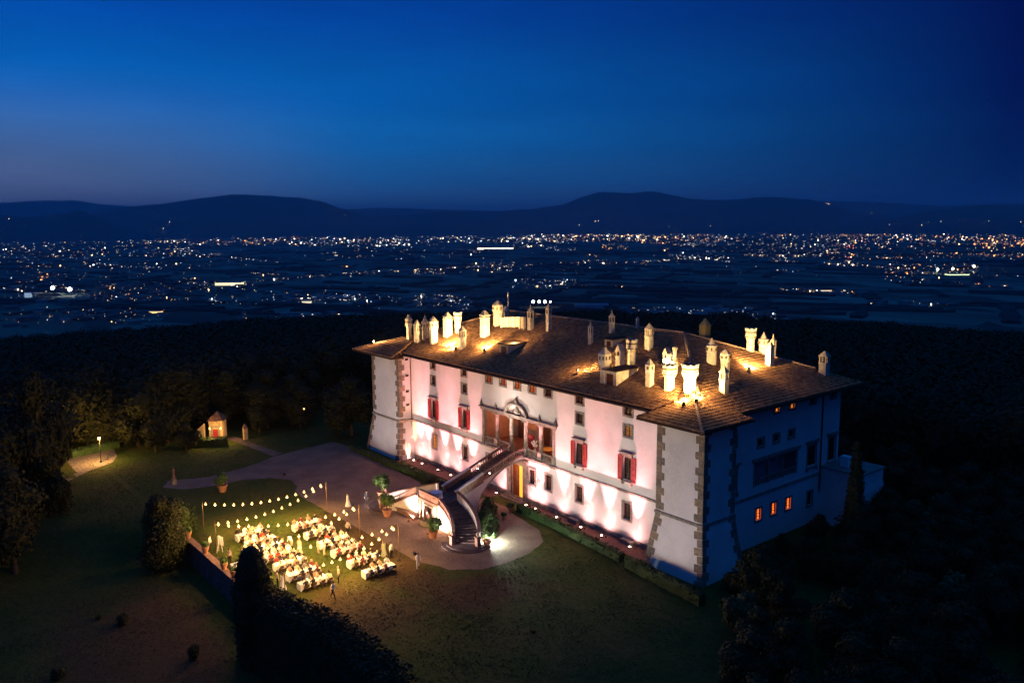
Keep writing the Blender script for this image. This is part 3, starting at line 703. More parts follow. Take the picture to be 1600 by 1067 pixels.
def face_of(x, y):
    e = .02; z = roof_z(x, y)
    if z is None: return None, None
    za, zb_, zc_, zd = roof_z(x - e, y), roof_z(x + e, y), roof_z(x, y - e), roof_z(x, y + e)
    gx = ((zb_ if zb_ is not None else z) - (za if za is not None else z)) / (2 * e); gy = ((zd if zd is not None else z) - (zc_ if zc_ is not None else z)) / (2 * e)
    return z, ('y' if abs(gy) >= abs(gx) else 'x', 1 if (gy if abs(gy) >= abs(gx) else gx) > 0 else -1, max(abs(gx), abs(gy)))
SEG = [PI * k / 4 for k in range(5)]
def tile(x, y, z, ax, sg, sl, L):
    dx, dy = (0, sg) if ax == 'y' else (sg, 0)      # uphill
    lx, ly = (1, 0) if ax == 'y' else (0, 1)
    jx = rnd.uniform(-.018, .018); jz = rnd.uniform(0, .022); sk = rnd.uniform(-.02, .02)
    pts = []
    for (t, r, lift) in ((0, .150, .045), (L, .125, .0)):
        for a in SEG:
            w_ = math.cos(a) * r + jx + sk * t; h_ = math.sin(a) * r * .85 + lift + jz
            pts.append((x + dx * t + lx * w_, y + dy * t + ly * w_, z + sl * t + h_))
    tl.add(pts, [(k, k + 1, k + 6, k + 5) for k in range(4)] + [(4, 3, 2, 1, 0)], 0)
ST, LEN = 0.36, 0.46
def column_run(ax):
    lo, hi = (-10.6, X1 + 7.2) if ax == 'y' else (-4.1, RY1)
    k = lo + ST / 2
    while k < hi:
        u0, u1 = (-4.1, RY1) if ax == 'y' else (-10.6, X1 + 7.2)
        u = u0 + .02
        while u < u1:
            x, y = (k, u) if ax == 'y' else (u, k)
            z, f = face_of(x, y)
            if f and f[0] == ax:
                sg = f[1]
                if sg > 0: tile(x, y, z, ax, sg, f[2], LEN + .06)
                else:
                    xx, yy = (x, y + LEN) if ax == 'y' else (x + LEN, y)
                    z2, f2 = face_of(xx, yy)
                    if f2 and f2[0] == ax and f2[1] == sg: tile(xx, yy, z2, ax, sg, f2[2], LEN + .06)
            u += LEN
        k += ST
column_run('y'); column_run('x')
to = tl.obj('roof_tiles', M_TILE, roof, kind='stuff') if False else link('roof_tiles', tl.mesh('roof_tiles'), roof, M_TILE, 'stuff')
# ridge and hip caps
cap = MB()
ym = (RY0 + RY1) / 2; zr = roof_z(20, ym); hl = ym - RY0
def capline(a, b_):
    a, b_ = Vector(a), Vector(b_); n = int((b_ - a).length / .5)
    for q in range(n):
        p0 = a.lerp(b_, q / n); p1 = a.lerp(b_, (q + 1.12) / n)
        cap.tube([p0 + Vector((0, 0, .07)), p1 + Vector((0, 0, .04))], [.2, .17], 6)
capline((RX0 + hl, ym, zr), (RX1 - hl / RK, ym, zr))
for xa, xb in ((RX0, RX0 + hl), (RX1, RX1 - hl / RK)):
    for ya in (RY0, RY1): capline((xa + (xb - xa) * .28, ya + (ym - ya) * .28, EAVE + SL * hl * .28 + .05), (xb, ym, zr))
capline((X1 + 7.2, -4.1, BE), (X1 + 7.2 - 6.3, -4.1 + 6.3, BE + BS * 6.3)); capline((-10.6, -4.1, BE), (-10.6 + 6, -4.1 + 6, BE + BS * 6))
link('ridge_caps', cap.mesh('ridge_caps'), roof, mat('ridge_tile', (0.26, 0.17, 0.11), 0.9, 2.5, 0.3), 'stuff')

def on_roof(u, v):
    d = ray(u, v); t = 60.0; best = None
    while t < 220:
        p = CAM_LOC + d * t; z = roof_z(p.x, p.y)
        if z is not None:
            if p.z <= z: return Vector((p.x, p.y, z))
            if best is None or p.z - z < best[0]: best = (p.z - z, Vector((p.x, p.y, z)))
        t += .05
    return best[1]

# ------------------------------------------------------------------ chimneys: (u, v of the foot, v of the top, visible width in px, kind, label)
CH = [
 (638, 532, 493, 11, 'corbel', 'chimney with corbelled square head and dark pyramid cap, at the far left end'),
 (651, 537, 501, 12, 'lantern', 'short chimney with open arched lantern head'),
 (663, 532, 493, 11, 'roundcap', 'round headed chimney with tall conical cap'),
 (675.5, 539, 497, 15, 'octagon', 'octagonal chimney with small windows and cone cap'),
 (698, 528, 490, 15, 'square', 'plain square floodlit chimney with low pyramid cap'),
 (713.5, 522, 490, 14, 'pot', 'wide flared chimney with open crenellated rim'),
 (721, 547, 510, 13, 'lantern', 'stout chimney with slit openings and pointed cap, nearest the eave on the left'),
 (756, 528, 487, 16, 'square', 'tall plain square chimney with truncated cap standing alone'),
 (775.5, 511, 472, 17, 'octagon', 'tall octagonal chimney with arched head beside the roof terrace wall'),
 (828, 517, 476, 11, 'spire', 'slim chimney with open lantern and thin spire'),
 (856.5, 519, 474, 9.5, 'tower', 'slim tower chimney with corbelled window head'),
 (922, 539, 501, 9, 'spire', 'slim chimney with lantern head and thin rod'),
 (955, 522, 485, 10, 'spire', 'slim chimney with thin spire near the ridge'),
 (995.5, 514, 495, 6, 'lantern', 'small dark open lantern on the ridge'),
 (1013, 548, 507, 15, 'lantern', 'tall chimney with open lantern and pyramid cap in the middle of the roof'),
 (943, 601, 545, 20, 'corbel', 'dark corbelled tower chimney beside the large dormer'),
 (967.5, 580, 539, 15, 'gable', 'chimney with gabled open head'),
 (985, 572, 533, 19, 'pot', 'flared broad chimney with arched open top'),
 (1014, 606, 562, 14, 'tower', 'slender stepped chimney with tiny pyramid cap'),
 (1043.5, 613, 573, 25, 'pot', 'big flared octagonal chimney with open top, left of the front pair'),
 (1075, 617, 573, 28, 'pot', 'big flared octagonal chimney with open top, right of the front pair'),
 (1041, 580, 545, 14, 'gable', 'chimney with steep gabled head behind the front pair'),
 (1053, 584, 544, 11, 'tee', 'chimney with T shaped flue head behind the front pair'),
 (1110, 570, 529, 18, 'roundcap', 'round turret chimney with needle cone on the hip face'),
 (1131.5, 585, 547, 17, 'octagon', 'octagonal chimney with square windows and pyramid cap'),
 (1130, 616, 573, 16, 'lantern', 'half shaded chimney with lantern head near the right eave'),
 (1171, 551, 514, 18, 'pot', 'broad crenellated chimney in the bright rear right group'),
 (1192, 549, 512, 16, 'roundcap', 'round chimney with pointed cap in the bright rear right group'),
 (1207, 556, 518, 10, 'spire', 'thin spired chimney at the back of the rear right group'),
 (1201.5, 573, 536, 14, 'square', 'square chimney with small domed cap at the front of the rear right group'),
 (1287, 587, 549, 18, 'lantern', 'lone chimney on the dark back right corner of the roof'),
]
def chimney(u, vb, vt, wpx, kind, label):
    p = on_roof(u, vb)
    D = (p - CAM_LOC).dot(FWD)
    vis = wpx * D / FPX
    H = (vb - vt) * D / FPX / math.cos(PITCH) * 1.0
    sq = vis / 1.39 if kind in ('square', 'lantern', 'tower', 'gable', 'spire', 'tee', 'corbel') else vis / 1.02
    h = sq / 2
    p = Vector((p.x - .3 * h, p.y + .6 * h, roof_z(p.x - .3 * h, p.y + .6 * h) or p.z))
    base = -0.7
    sh, cr, ca, op = MB(), MB(), MB(), MB()
    def B(m, r0, z0, r1, z1): m.loft([[(-r0, -r0, z0), (r0, -r0, z0), (r0, r0, z0), (-r0, r0, z0)], [(-r1, -r1, z1), (r1, -r1, z1), (r1, r1, z1), (-r1, r1, z1)]])
    if kind == 'square':
        B(sh, h * .97, base, h * .93, H * .70); B(cr, h * 1.04, H * .70, h * 1.04, H * .74); B(cr, h * .85, H * .74, h * .85, H * .80); B(cr, h * 1.08, H * .80, h * 1.08, H * .83); B(ca, h * 1.0, H * .83, h * .22, H)
        for s in (-1, 1): op.box(-h * .55, -h * .1, s * h * .80, s * h * .87, H * .745, H * .795) if s < 0 else op.box(h * .80, h * .87, -h * .5, h * .5, H * .745, H * .795)
    elif kind == 'lantern':
        B(sh, h * .92, base, h * .90, H * .48); B(sh, h * 1.0, H * .48, h * 1.0, H * .52)
        for sx in (-1, 1):
            for sy in (-1, 1): cr.box(sx * h * .92 - .13 * (sx > 0), sx * h * .92 + .13 * (sx < 0), sy * h * .92 - .13 * (sy > 0), sy * h * .92 + .13 * (sy < 0), H * .52, H * .76)
        cr.box(-.1 * h, .1 * h, -h * .9, h * .9, H * .52, H * .76); cr.box(-h * .9, h * .9, -.1 * h, .1 * h, H * .52, H * .76)
        B(cr, h * 1.05, H * .76, h * 1.05, H * .79); B(ca, h * 1.0, H * .79, h * .06, H); B(op, h * .42, H * .52, h * .42, H * .76)
    elif kind == 'corbel':
        B(sh, h * .72, base, h * .70, H * .48); B(cr, h * .72, H * .48, h * 1.0, H * .58); B(cr, h * 1.0, H * .58, h * .98, H * .82); B(ca, h * 1.06, H * .82, h * .35, H * .94); B(ca, h * .35, H * .94, h * .25, H)
        for s in (-.5, .5): op.box(s * h - .13, s * h + .13, -h * 1.02, -h * .99, H * .66, H * .76); op.box(h * .99, h * 1.02, s * h - .13, s * h + .13, H * .66, H * .76)
    elif kind == 'tower':
        B(sh, h * .95, base, h * .93, H * .50); B(cr, h * .93, H * .50, h * 1.02, H * .56); B(cr, h * 1.0, H * .56, h * 1.0, H * .78); B(ca, h * 1.08, H * .78, h * 1.08, H * .80); B(ca, h * .95, H * .80, h * .05, H)
        op.box(-.16, .16, -h * 1.03, -h * .99, H * .62, H * .74); op.box(h * .99, h * 1.03, -.16, .16, H * .62, H * .74)
    elif kind == 'spire':
        B(sh, h * .92, base, h * .90, H * .44); B(sh, h * 1.0, H * .44, h * 1.0, H * .47)
        for sx in (-1, 1):
            for sy in (-1, 1): cr.box(sx * h * .9 - .12 * (sx > 0), sx * h * .9 + .12 * (sx < 0), sy * h * .9 - .12 * (sy > 0), sy * h * .9 + .12 * (sy < 0), H * .47, H * .68)
        B(op, h * .5, H * .47, h * .5, H * .68); B(cr, h * 1.05, H * .68, h * 1.05, H * .71); B(ca, h * .95, H * .71, h * .35, H * .82); B(ca, h * .3, H * .82, h * .03, H)
    elif kind == 'gable':
        B(sh, h * .95, base, h * .9, H * .55); cr.box(-h * .9, -h * .55, -h * .9, h * .9, H * .55, H * .72); cr.box(h * .55, h * .9, -h * .9, h * .9, H * .55, H * .72); op.box(-h * .55, h * .55, -h * .5, h * .5, H * .55, H * .72)
        ca.loft([[(-h * 1.1, -h, H * .72), (h * 1.1, -h, H * .72), (0.02, -h, H), (-.02, -h, H)], [(-h * 1.1, h, H * .72), (h * 1.1, h, H * .72), (0.02, h, H), (-.02, h, H)]])
    elif kind == 'tee':
        B(sh, h * .95, base, h * .9, H * .45); B(cr, h * .5, H * .45, h * .5, H * .9); ca.box(-h, h, -h * .5, h * .5, H * .9, H); op.box(-h * .3, h * .3, -h * .52, -h * .5, H * .5, H * .6)
    elif kind == 'octagon':
        o8 = PI / 8
        sh.prism(0, 0, [(base, h * .88), (H * .48, h * .86)], 8, o8); cr.prism(0, 0, [(H * .48, h * .86), (H * .55, h * 1.0), (H * .80, h * 1.0)], 8, o8); ca.prism(0, 0, [(H * .80, h * 1.08), (H * .82, h * 1.08), (H * .94, h * .5), (H, h * .12)], 8, o8)
        for k in range(8):
            a = k * PI / 4; r = h * .93; cx_, cy_ = r * math.cos(a), r * math.sin(a); op.prism(cx_, cy_, [(H * .63, .14), (H * .74, .14)], 4, a + PI / 4)
    elif kind == 'roundcap':
        sh.prism(0, 0, [(base, h * .9), (H * .42, h * .9)], 14, 0, 0, True); cr.prism(0, 0, [(H * .42, h * .9), (H * .45, h * 1.0), (H * .48, h * .93), (H * .66, h * .93), (H * .68, h * 1.04), (H * .71, h * 1.04)], 14, 0, 0, True); ca.prism(0, 0, [(H * .71, h * .8), (H * .86, h * .38), (H, h * .04)], 14, 0, 0, True)
        for k in range(7): a = k * 2 * PI / 7; op.prism(h * .93 * math.cos(a), h * .93 * math.sin(a), [(H * .51, .1), (H * .62, .1)], 4, a + PI / 4)
    elif kind == 'pot':
        o8 = PI / 8
        sh.prism(0, 0, [(base, h * .72), (H * .50, h * .70)], 8, o8); cr.prism(0, 0, [(H * .50, h * .70), (H * .64, h * .98), (H * .68, h * .98), (H * .69, h * 1.03), (H * .72, h * 1.03), (H * .73, h * .95), (H * .96, h * 1.0)], 8, o8, cap=False)
        for k in range(8): a = k * PI / 4; cr.prism(h * .9 * math.cos(a), h * .9 * math.sin(a), [(H * .96, .16), (H, .16)], 4, a + PI / 4)
        for k in range(8):
            a = k * PI / 4
            for s in (-.22, 0, .22): op.prism(h * .87 * math.cos(a + s), h * .87 * math.sin(a + s), [(H * .60, .07), (H * .655, .07)], 4, a + PI / 4)
        ca.prism(0, 0, [(H * .80, h * .98), (H * .93, h * .98), (H * .98, h * .55)], 8, o8)
    o = sh.obj('chimney', M_CHIM, villa, label=label); o.location = p + VO
    cr.obj('crown', M_CHIM, o); ca.obj('cap', M_OPENING if kind == 'pot' else mat('chimney_cap', (0.40, 0.33, 0.25), 0.9, 2.0, 0.3), o)
    if op.v: op.obj('opening', M_OPENING, o, kind='stuff')
    return p, h, H
CHP = [chimney(*c) for c in CH]
# chimney heads that rise from the hidden back slope, beyond the ridge
for (u, vt, wpx, lab) in ((1102, 497, 17, 'yellow lit belvedere head with pyramid roof rising beyond the ridge'),):
    x, y = 47.5, 20.5
    zt = CAM_LOC.z
    d = ray(u, vt); d0 = ray(u, 512)
    tt = 128.0; top = CAM_LOC + d * tt; x, y = top.x, top.y
    w_ = wpx * 125 / FPX / 1.39 / 2; zb_ = (roof_z(x, y) or 18) - .6; o = MB()
    o.box(x - w_, x + w_, y - w_, y + w_, zb_, top.z - 1.15); oo = vpart(o, 'chimney', mat('ochre_render', (.45, .30, .10), .9), label=lab)
    o = MB(); o.loft([[(x - w_ * 1.15, y - w_ * 1.15, top.z - 1.15), (x + w_ * 1.15, y - w_ * 1.15, top.z - 1.15), (x + w_ * 1.15, y + w_ * 1.15, top.z - 1.15), (x - w_ * 1.15, y + w_ * 1.15, top.z - 1.15)], [(x - .05, y - .05, top.z), (x + .05, y - .05, top.z), (x + .05, y + .05, top.z), (x - .05, y + .05, top.z)]]); o.obj('cap', mat('ochre_render', (.45, .30, .10)), oo)
    lamp('belvedere_light', 'SPOT', (x + 1.8, y - 3.0, zb_ + 2.2), 60, (1, .7, .3), villa, .1, (x, y, top.z - .8), 70)
# dormers and the roof terrace wall
def dormer(u, v, w_, l_, h_, lab, flat=True):
    p = on_roof(u, v); mb = MB(); zf = p.z
    zt = zf + h_
    yb = p.y + l_
    mb.loft([[(-w_, 0, -.5), (w_, 0, -.5), (w_, 0, h_), (-w_, 0, h_)], [(-w_, l_, SL * l_ - .8), (w_, l_, SL * l_ - .8), (w_, l_, max(h_, SL * l_)), (-w_, l_, max(h_, SL * l_))]])
    o = mb.obj('dormer', M_CHIM, villa, label=lab); o.location = p + VO
    mb = MB(); mb.loft([[(-w_ - .15, -.2, h_ + .002), (w_ + .15, -.2, h_ + .002), (w_ + .15, -.2, h_ + .12), (-w_ - .15, -.2, h_ + .12)], [(-w_ - .15, l_ + .2, max(h_, SL * l_) + .05), (w_ + .15, l_ + .2, max(h_, SL * l_) + .05), (w_ + .15, l_ + .2, max(h_, SL * l_) + .17), (-w_ - .15, l_ + .2, max(h_, SL * l_) + .17)]]); mb.obj('dormer_roof', M_TROUGH, o)
    mb = MB(); mb.box(-w_ * .5, w_ * .5, -.03, .03, .1, h_ * .8); mb.obj('dormer_window', M_SASH, o)
    return p
dormer(953, 603, 1.0, 3.6, 1.75, 'large wedge dormer below the dark tower chimney')
dormer(787, 553, 1.0, 3.0, 1.3, 'low wedge dormer left of the roof middle')
dormer(951, 543, .7, 2.2, 1.0, 'small dark dormer near the ridge')
# roof terrace: long pale parapet left of the ridge, with a doorway and a little lantern
pa, pb = on_roof(783, 512), on_roof(812, 511)
mb = MB()
L_ = (pb - pa).length
mb.box(0, L_, -.15, .15, -.8, 1.35); mb.box(0, L_, -.22, .22, 1.35, 1.5)
for q in range(3): mb.box(L_ * q / 3 + .1, L_ * q / 3 + .5, -.28, -.15, -.8, 1.35)
o = mb.obj('parapet', M_CHIM, villa, label='long pale parapet of the little roof terrace'); o.location = pa + VO; o.rotation_euler = (0, -math.asin((pb.z - pa.z) / L_), math.atan2(pb.y - pa.y, pb.x - pa.x))
p = on_roof(816, 515); mb = MB(); mb.box(-.55, -.38, -.2, .2, -.5, 1.7); mb.box(.38, .55, -.2, .2, -.5, 1.7); mb.box(-.6, .6, -.22, .22, 1.7, 1.85); mb.box(-.38, .38, .05, .12, -.5, 1.7, 1)
o = mb.obj('terrace_door', [M_CHIM, mat('chimney_cap', (.3, .2, .1))], villa); o.location = p + VO
p = on_roof(790, 500) or Vector((20, 12, 21.5)); mb = MB(); mb.prism(0, 0, [(-.5, .5), (1.3, .5)], 6); mb.prism(0, 0, [(1.3, .62), (1.4, .62), (2.1, .04)], 6); o = mb.obj('roof_lantern', M_CHIM, villa); o.location = p + VO
mb = MB(); mb.tube([(.25, .3, 1), (.25, .3, 4.0)], .03, 5); mb.prism(.25, .3, [(3.95, .05), (4.05, .12), (4.2, .05)], 6); mb.obj('antenna', M_PAPER, o)

# floodlights sitting on the roof tiles
ROOFK = 4.2
def roof_light(u, v, tu, tv, tz, e, cone=75, lab='', spill=.19):
    p = on_roof(u, v) + Vector((0, 0, .40)); g = on_roof(tu, tv) + Vector((0, 0, tz)); d = (g - p).normalized()
    t = thing('roof_floodlight', lab, 'floodlight', p, math.atan2(d.y, d.x), 'warm floodlights on the roof')
    mb = MB(); mb.box(-.12, .08, -.16, .16, -.02, .24); mb.box(-.03, .03, -.2, .2, -.26, .0); mb.obj('housing', M_IRON, t)
    mb = MB(); mb.box(.081, .10, -.14, .14, 0, .22); mb.obj('lens', M_FLOODYEL, t)
    lamp('floodlight_beam', 'SPOT', p + d * .16 + Vector((0, 0, .08)), e * ROOFK, (1.0, .64, .24), None, .08, g, cone, .8)
    lamp('floodlight_spill', 'POINT', p + d * .5 + Vector((0, 0, .75)), e * spill, (1.0, .60, .24), None, .12)
    return p
roof_light(583, 535, 634, 526, 1.6, 1500, 80, 'floodlight at the far left corner of the roof')
roof_light(702, 546, 706, 524, 1.4, 1700, 110, 'floodlight below the wide flared chimney on the left')
roof_light(712, 549, 676, 530, 1.4, 900, 100, 'floodlight aimed at the octagonal chimney on the left')
roof_light(757, 551, 766, 518, 1.6, 1900, 100, 'floodlight below the lone square chimney')
roof_light(799, 547, 900, 530, .5, 3600, 95, 'floodlight beside the low wedge dormer', .16)
roof_light(902, 585, 945, 572, .9, 900, 80, 'floodlight left of the large dormer')
roof_light(958, 597, 1000, 570, 1.2, 1100, 90, 'floodlight against the side of the large dormer')
roof_light(1068, 637, 1058, 604, 2.0, 1500, 110, 'floodlight in front of the two big flared chimneys')
roof_light(1088, 633, 1110, 560, 1.8, 1500, 80, 'floodlight near the front right hip')
roof_light(1170, 582, 1184, 548, 1.6, 1500, 105, 'floodlight below the bright rear right chimney group')
roof_light(1040, 592, 1046, 572, 1.6, 500, 90, 'floodlight tucked behind the front pair of chimneys')
# ------------------------------------------------------------------ the outside staircase
st = thing('staircase', 'horseshoe stone staircase with balustrades rising over an arch to the loggia', 'staircase', (XC, -10, 0))
SO = -Vector(st.location)
def sp_(mb, name, m, label=None, parent=None, kind=None):
    o = mb.obj(name, m, parent or st, label=label, kind=kind)
    if parent is None: o.location = SO
    return o
M_STEP = mat('step_stone', (0.085, 0.058, 0.052), 0.9, 2.5, 0.3, 0.5)
M_RAIL = mat('rail_stone', (0.20, 0.115, 0.085), 0.85, 2.5, 0.3, 0.4)
SX0, SX1 = 24.15, 27.15
YT, ZTP, YBt, ZBt = -1.2, 6.12, -10.7, 2.80
NS = 19
for k in range(NS):
    t0 = k / NS; y0 = YBt + (YT - YBt) * t0; z = ZBt + (ZTP - ZBt) * (k + 1) / NS
    mb = MB(); mb.box(SX0 + .25, SX1 - .25, y0, y0 + (YT - YBt) / NS + .03, z - .19, z)
    mb.box(SX0 + .25, SX1 - .25, y0 - .03, y0 + .002, z - .05, z + .001)
    sp_(mb, 'step', M_STEP)
mb = MB(); mb.box(SX0 + .25, SX1 - .25, YT, .0, ZTP - .4, ZTP + .02); sp_(mb, 'upper_landing', M_STEP)
# flying arch under the straight flight
top = [(-10.9, 2.6), (-1.2, 5.92), (-.01, 5.98)]
intr = [(-.01, 5.30), (-1.0, 5.42), (-1.93, 5.38), (-2.9, 5.15), (-3.9, 4.75), (-4.85, 4.22), (-6.1, 3.30), (-7.0, 2.3), (-7.5, 1.2), (-7.6, 0.0), (-10.9, 0.0)]
poly = top + intr
mb = MB(); n = len(poly)
mb.add([(SX0 + .06, y, z) for y, z in poly] + [(SX1 - .06, y, z) for y, z in poly], [(i, (i + 1) % n, n + (i + 1) % n, n + i) for i in range(n)])
ztop = lambda y: 2.6 + (y + 10.9) * (5.92 - 2.6) / 9.7 if y < -1.2 else 5.92 + (y + 1.2) * .05
for x in (SX0 + .06, SX1 - .06):
    for (a, b_) in zip(intr[:-2], intr[1:-1]): mb.add([(x, a[0], a[1]), (x, b_[0], b_[1]), (x, b_[0], ztop(b_[0])), (x, a[0], ztop(a[0]))], [(0, 1, 2, 3)])
    mb.add([(x, -7.6, 0), (x, -10.9, 0), (x, -10.9, 2.6), (x, -7.6, ztop(-7.6))], [(0, 1, 2, 3)])
sp_(mb, 'arch', M_PLASTER)
# arch ring stones edge
for x0, x1 in ((SX0, SX0 + .06), (SX1 - .06, SX1)):
    mb = MB()
    for (a, b_) in zip(intr[:-1], intr[1:-1]): 
        mb.add([(x, y, z) for x in (x0, x1) for (y, z) in (a, b_, (b_[0] + .02, b_[1] + .22), (a[0], a[1] + .22))], [(0, 1, 2, 3), (7, 6, 5, 4), (0, 4, 5, 1), (1, 5, 6, 2), (2, 6, 7, 3), (3, 7, 4, 0)])
    sp_(mb, 'arch_rib', M_STONE)
BALPROF = [(0, .075), (.06, .075), (.10, .05), (.22, .085), (.40, .045), (.52, .05), (.56, .075), (.60, .075)]
bmb = MB(); bmb.prism(0, 0, BALPROF, 6, 0, 0, True); BALME = bmb.fix('baluster'); BALME.materials.append(M_RAIL)
def balustrade(pts, n, parent=None, hgt=.95, w=.13):
    """pts: polyline (x, y, z of the string top). Bottom rail, balusters, hand rail."""
    P = [Vector(p) for p in pts]
    def strip(z0, z1, ww):
        rings = []
        for i, p in enumerate(P):
            a = P[max(0, i - 1)]; b_ = P[min(len(P) - 1, i + 1)]; d = (b_ - a); d.z = 0; d.normalize(); s = Vector((-d.y, d.x, 0)) * ww
            rings.append([p + s + Vector((0, 0, z0)), p - s + Vector((0, 0, z0)), p - s + Vector((0, 0, z1)), p + s + Vector((0, 0, z1))])
        m_ = MB(); m_.loft(rings); return m_
    sp_(strip(.0, .16, w), 'base_rail', M_RAIL); sp_(strip(hgt - .17, hgt, w + .05), 'handrail', M_RAIL)
    L = [0]
    for a, b_ in zip(P, P[1:]): L.append(L[-1] + (b_ - a).length)
    for q in range(n):
        s = L[-1] * (q + .5) / n
        for i in range(len(P) - 1):
            if L[i] <= s <= L[i + 1]:
                p = P[i].lerp(P[i + 1], (s - L[i]) / max(1e-6, L[i + 1] - L[i])); break
        o = link('baluster', BALME, st); o.location = p + Vector((0, 0, .15)) + SO; o.scale = (1, 1, (hgt - .30) / .60)
def post(x, y, z, h=1.05, r=.24, ball=False, label=None):
    m_ = MB(); m_.box(x - r, x + r, y - r, y + r, z, z + h); m_.box(x - r - .06, x + r + .06, y - r - .06, y + r + .06, z + h, z + h + .1)
    if ball: m_.prism(x, y, [(z + h + .1, .1), (z + h + .18, .12), (z + h + .3, .22), (z + h + .5, .22), (z + h + .66, .05)], 10, 0, 0, True)
    sp_(m_, 'newel_post', M_RAIL, label)
for x in (SX0 + .1, SX1 - .1):
    ysplit = YBt + 4.0
    zz = lambda y: ZBt + (ZTP - ZBt) * (y - YBt) / (YT - YBt) + .02
    # lower part a solid parapet with pale coping, upper part open balusters
    m_ = MB(); m_.loft([[(x - .13, y, zz(y) - .3), (x + .13, y, zz(y) - .3), (x + .13, y, zz(y) + .80), (x - .13, y, zz(y) + .80)] for y in (YBt, ysplit)]); sp_(m_, 'parapet', M_RAIL)
    m_ = MB(); m_.loft([[(x - .2, y, zz(y) + .802), (x + .2, y, zz(y) + .802), (x + .2, y, zz(y) + .95), (x - .2, y, zz(y) + .95)] for y in (YBt - .2, ysplit)]); sp_(m_, 'coping', mat('pale_coping', (.55, .47, .42), .8))
    xe = 24.3 if x < XC else 27.25
    balustrade([(x, ysplit, zz(ysplit)), (x, -3.2, zz(-3.2)), (x, -1.9, zz(-1.9) - .02), (x + (xe - x) * .5, -1.2, ZTP), (xe, -.45, ZTP + .02)], 18)
# landing
LX0, LX1, LY0, LY1 = 23.9, 27.95, -14.05, -10.9
m_ = MB(); m_.box(LX0, LX1, LY0, LY1, 2.5, 2.8); sp_(m_, 'landing', M_STEP)
m_ = MB(); m_.box(LX0 + .05, LX1 - .05, LY0 + .05, LY0 + .35, 0, 2.5); m_.box(LX0 + .05, LX0 + .35, LY0 + .35, LY1, 0, 2.5); m_.box(LX1 - .35, LX1 - .05, LY0 + .35, LY1, 0, 2.5); sp_(m_, 'niche_wall', M_PLASTER)
m_ = MB()
for x in (LX0 - .05, LX1 - .45): m_.box(x, x + .5, LY0 - .08, LY0 + .05, 0, 2.5)
m_.box(LX0 - .1, LX1 + .1, LY0 - .14, LY0 + .05, 2.502, 2.85); sp_(m_, 'pilaster', M_RAIL)
m_ = MB(); m_.box(LX0, LX1, LY0 - .03, LY0 + .22, 2.852, 3.62); m_.box(LX0 - .06, LX1 + .06, LY0 - .1, LY0 + .28, 3.622, 3.78)
for k in range(3): x = LX0 + .35 + k * 1.2; m_.box(x, x + .95, LY0 - .07, LY0 - .03, 2.98, 3.5)
sp_(m_, 'parapet', M_RAIL, 'carved stone parapet panel at the front of the landing')
m_ = MB(); m_.box(25.1, 26.7, LY0 - .02, LY0 + .049, .95, 2.15); sp_(m_, 'niche', M_GLASS)
m_ = MB(); m_.box(24.9, 26.9, LY0 - .1, LY0 + .049, .75, .95); m_.box(24.9, 25.1, LY0 - .1, LY0 + .049, .95, 2.15); m_.box(26.7, 26.9, LY0 - .1, LY0 + .049, .95, 2.15); m_.box(24.8, 27.0, LY0 - .14, LY0 + .049, 2.15, 2.36); sp_(m_, 'niche_frame', M_STONE)
# wall fountain basin with small carved figures in front of the niche
fo = thing('fountain', 'low wall fountain basin with carved figures under the landing', 'fountain', (25.9, -14.6, 0))
m_ = MB(); m_.prism(0, 0, [(0, .95), (.12, 1.0), (.5, 1.05), (.62, 1.15), (.66, 1.15)], 16, 0, 0, False, True, 1.0, .5); m_.obj('basin', M_STONE, fo)
for x, h in ((-.75, .7), (0, .9), (.75, .7)):
    m_ = MB(); m_.prism(x, -.05, [(.6, .12), (.75, .2), (.9 + h * .2, .16), (.6 + h, .2), (.75 + h, .1), (.9 + h, .13), (1.05 + h, .03)], 8, 0, 0, True); m_.obj('statue', M_RAIL, fo)
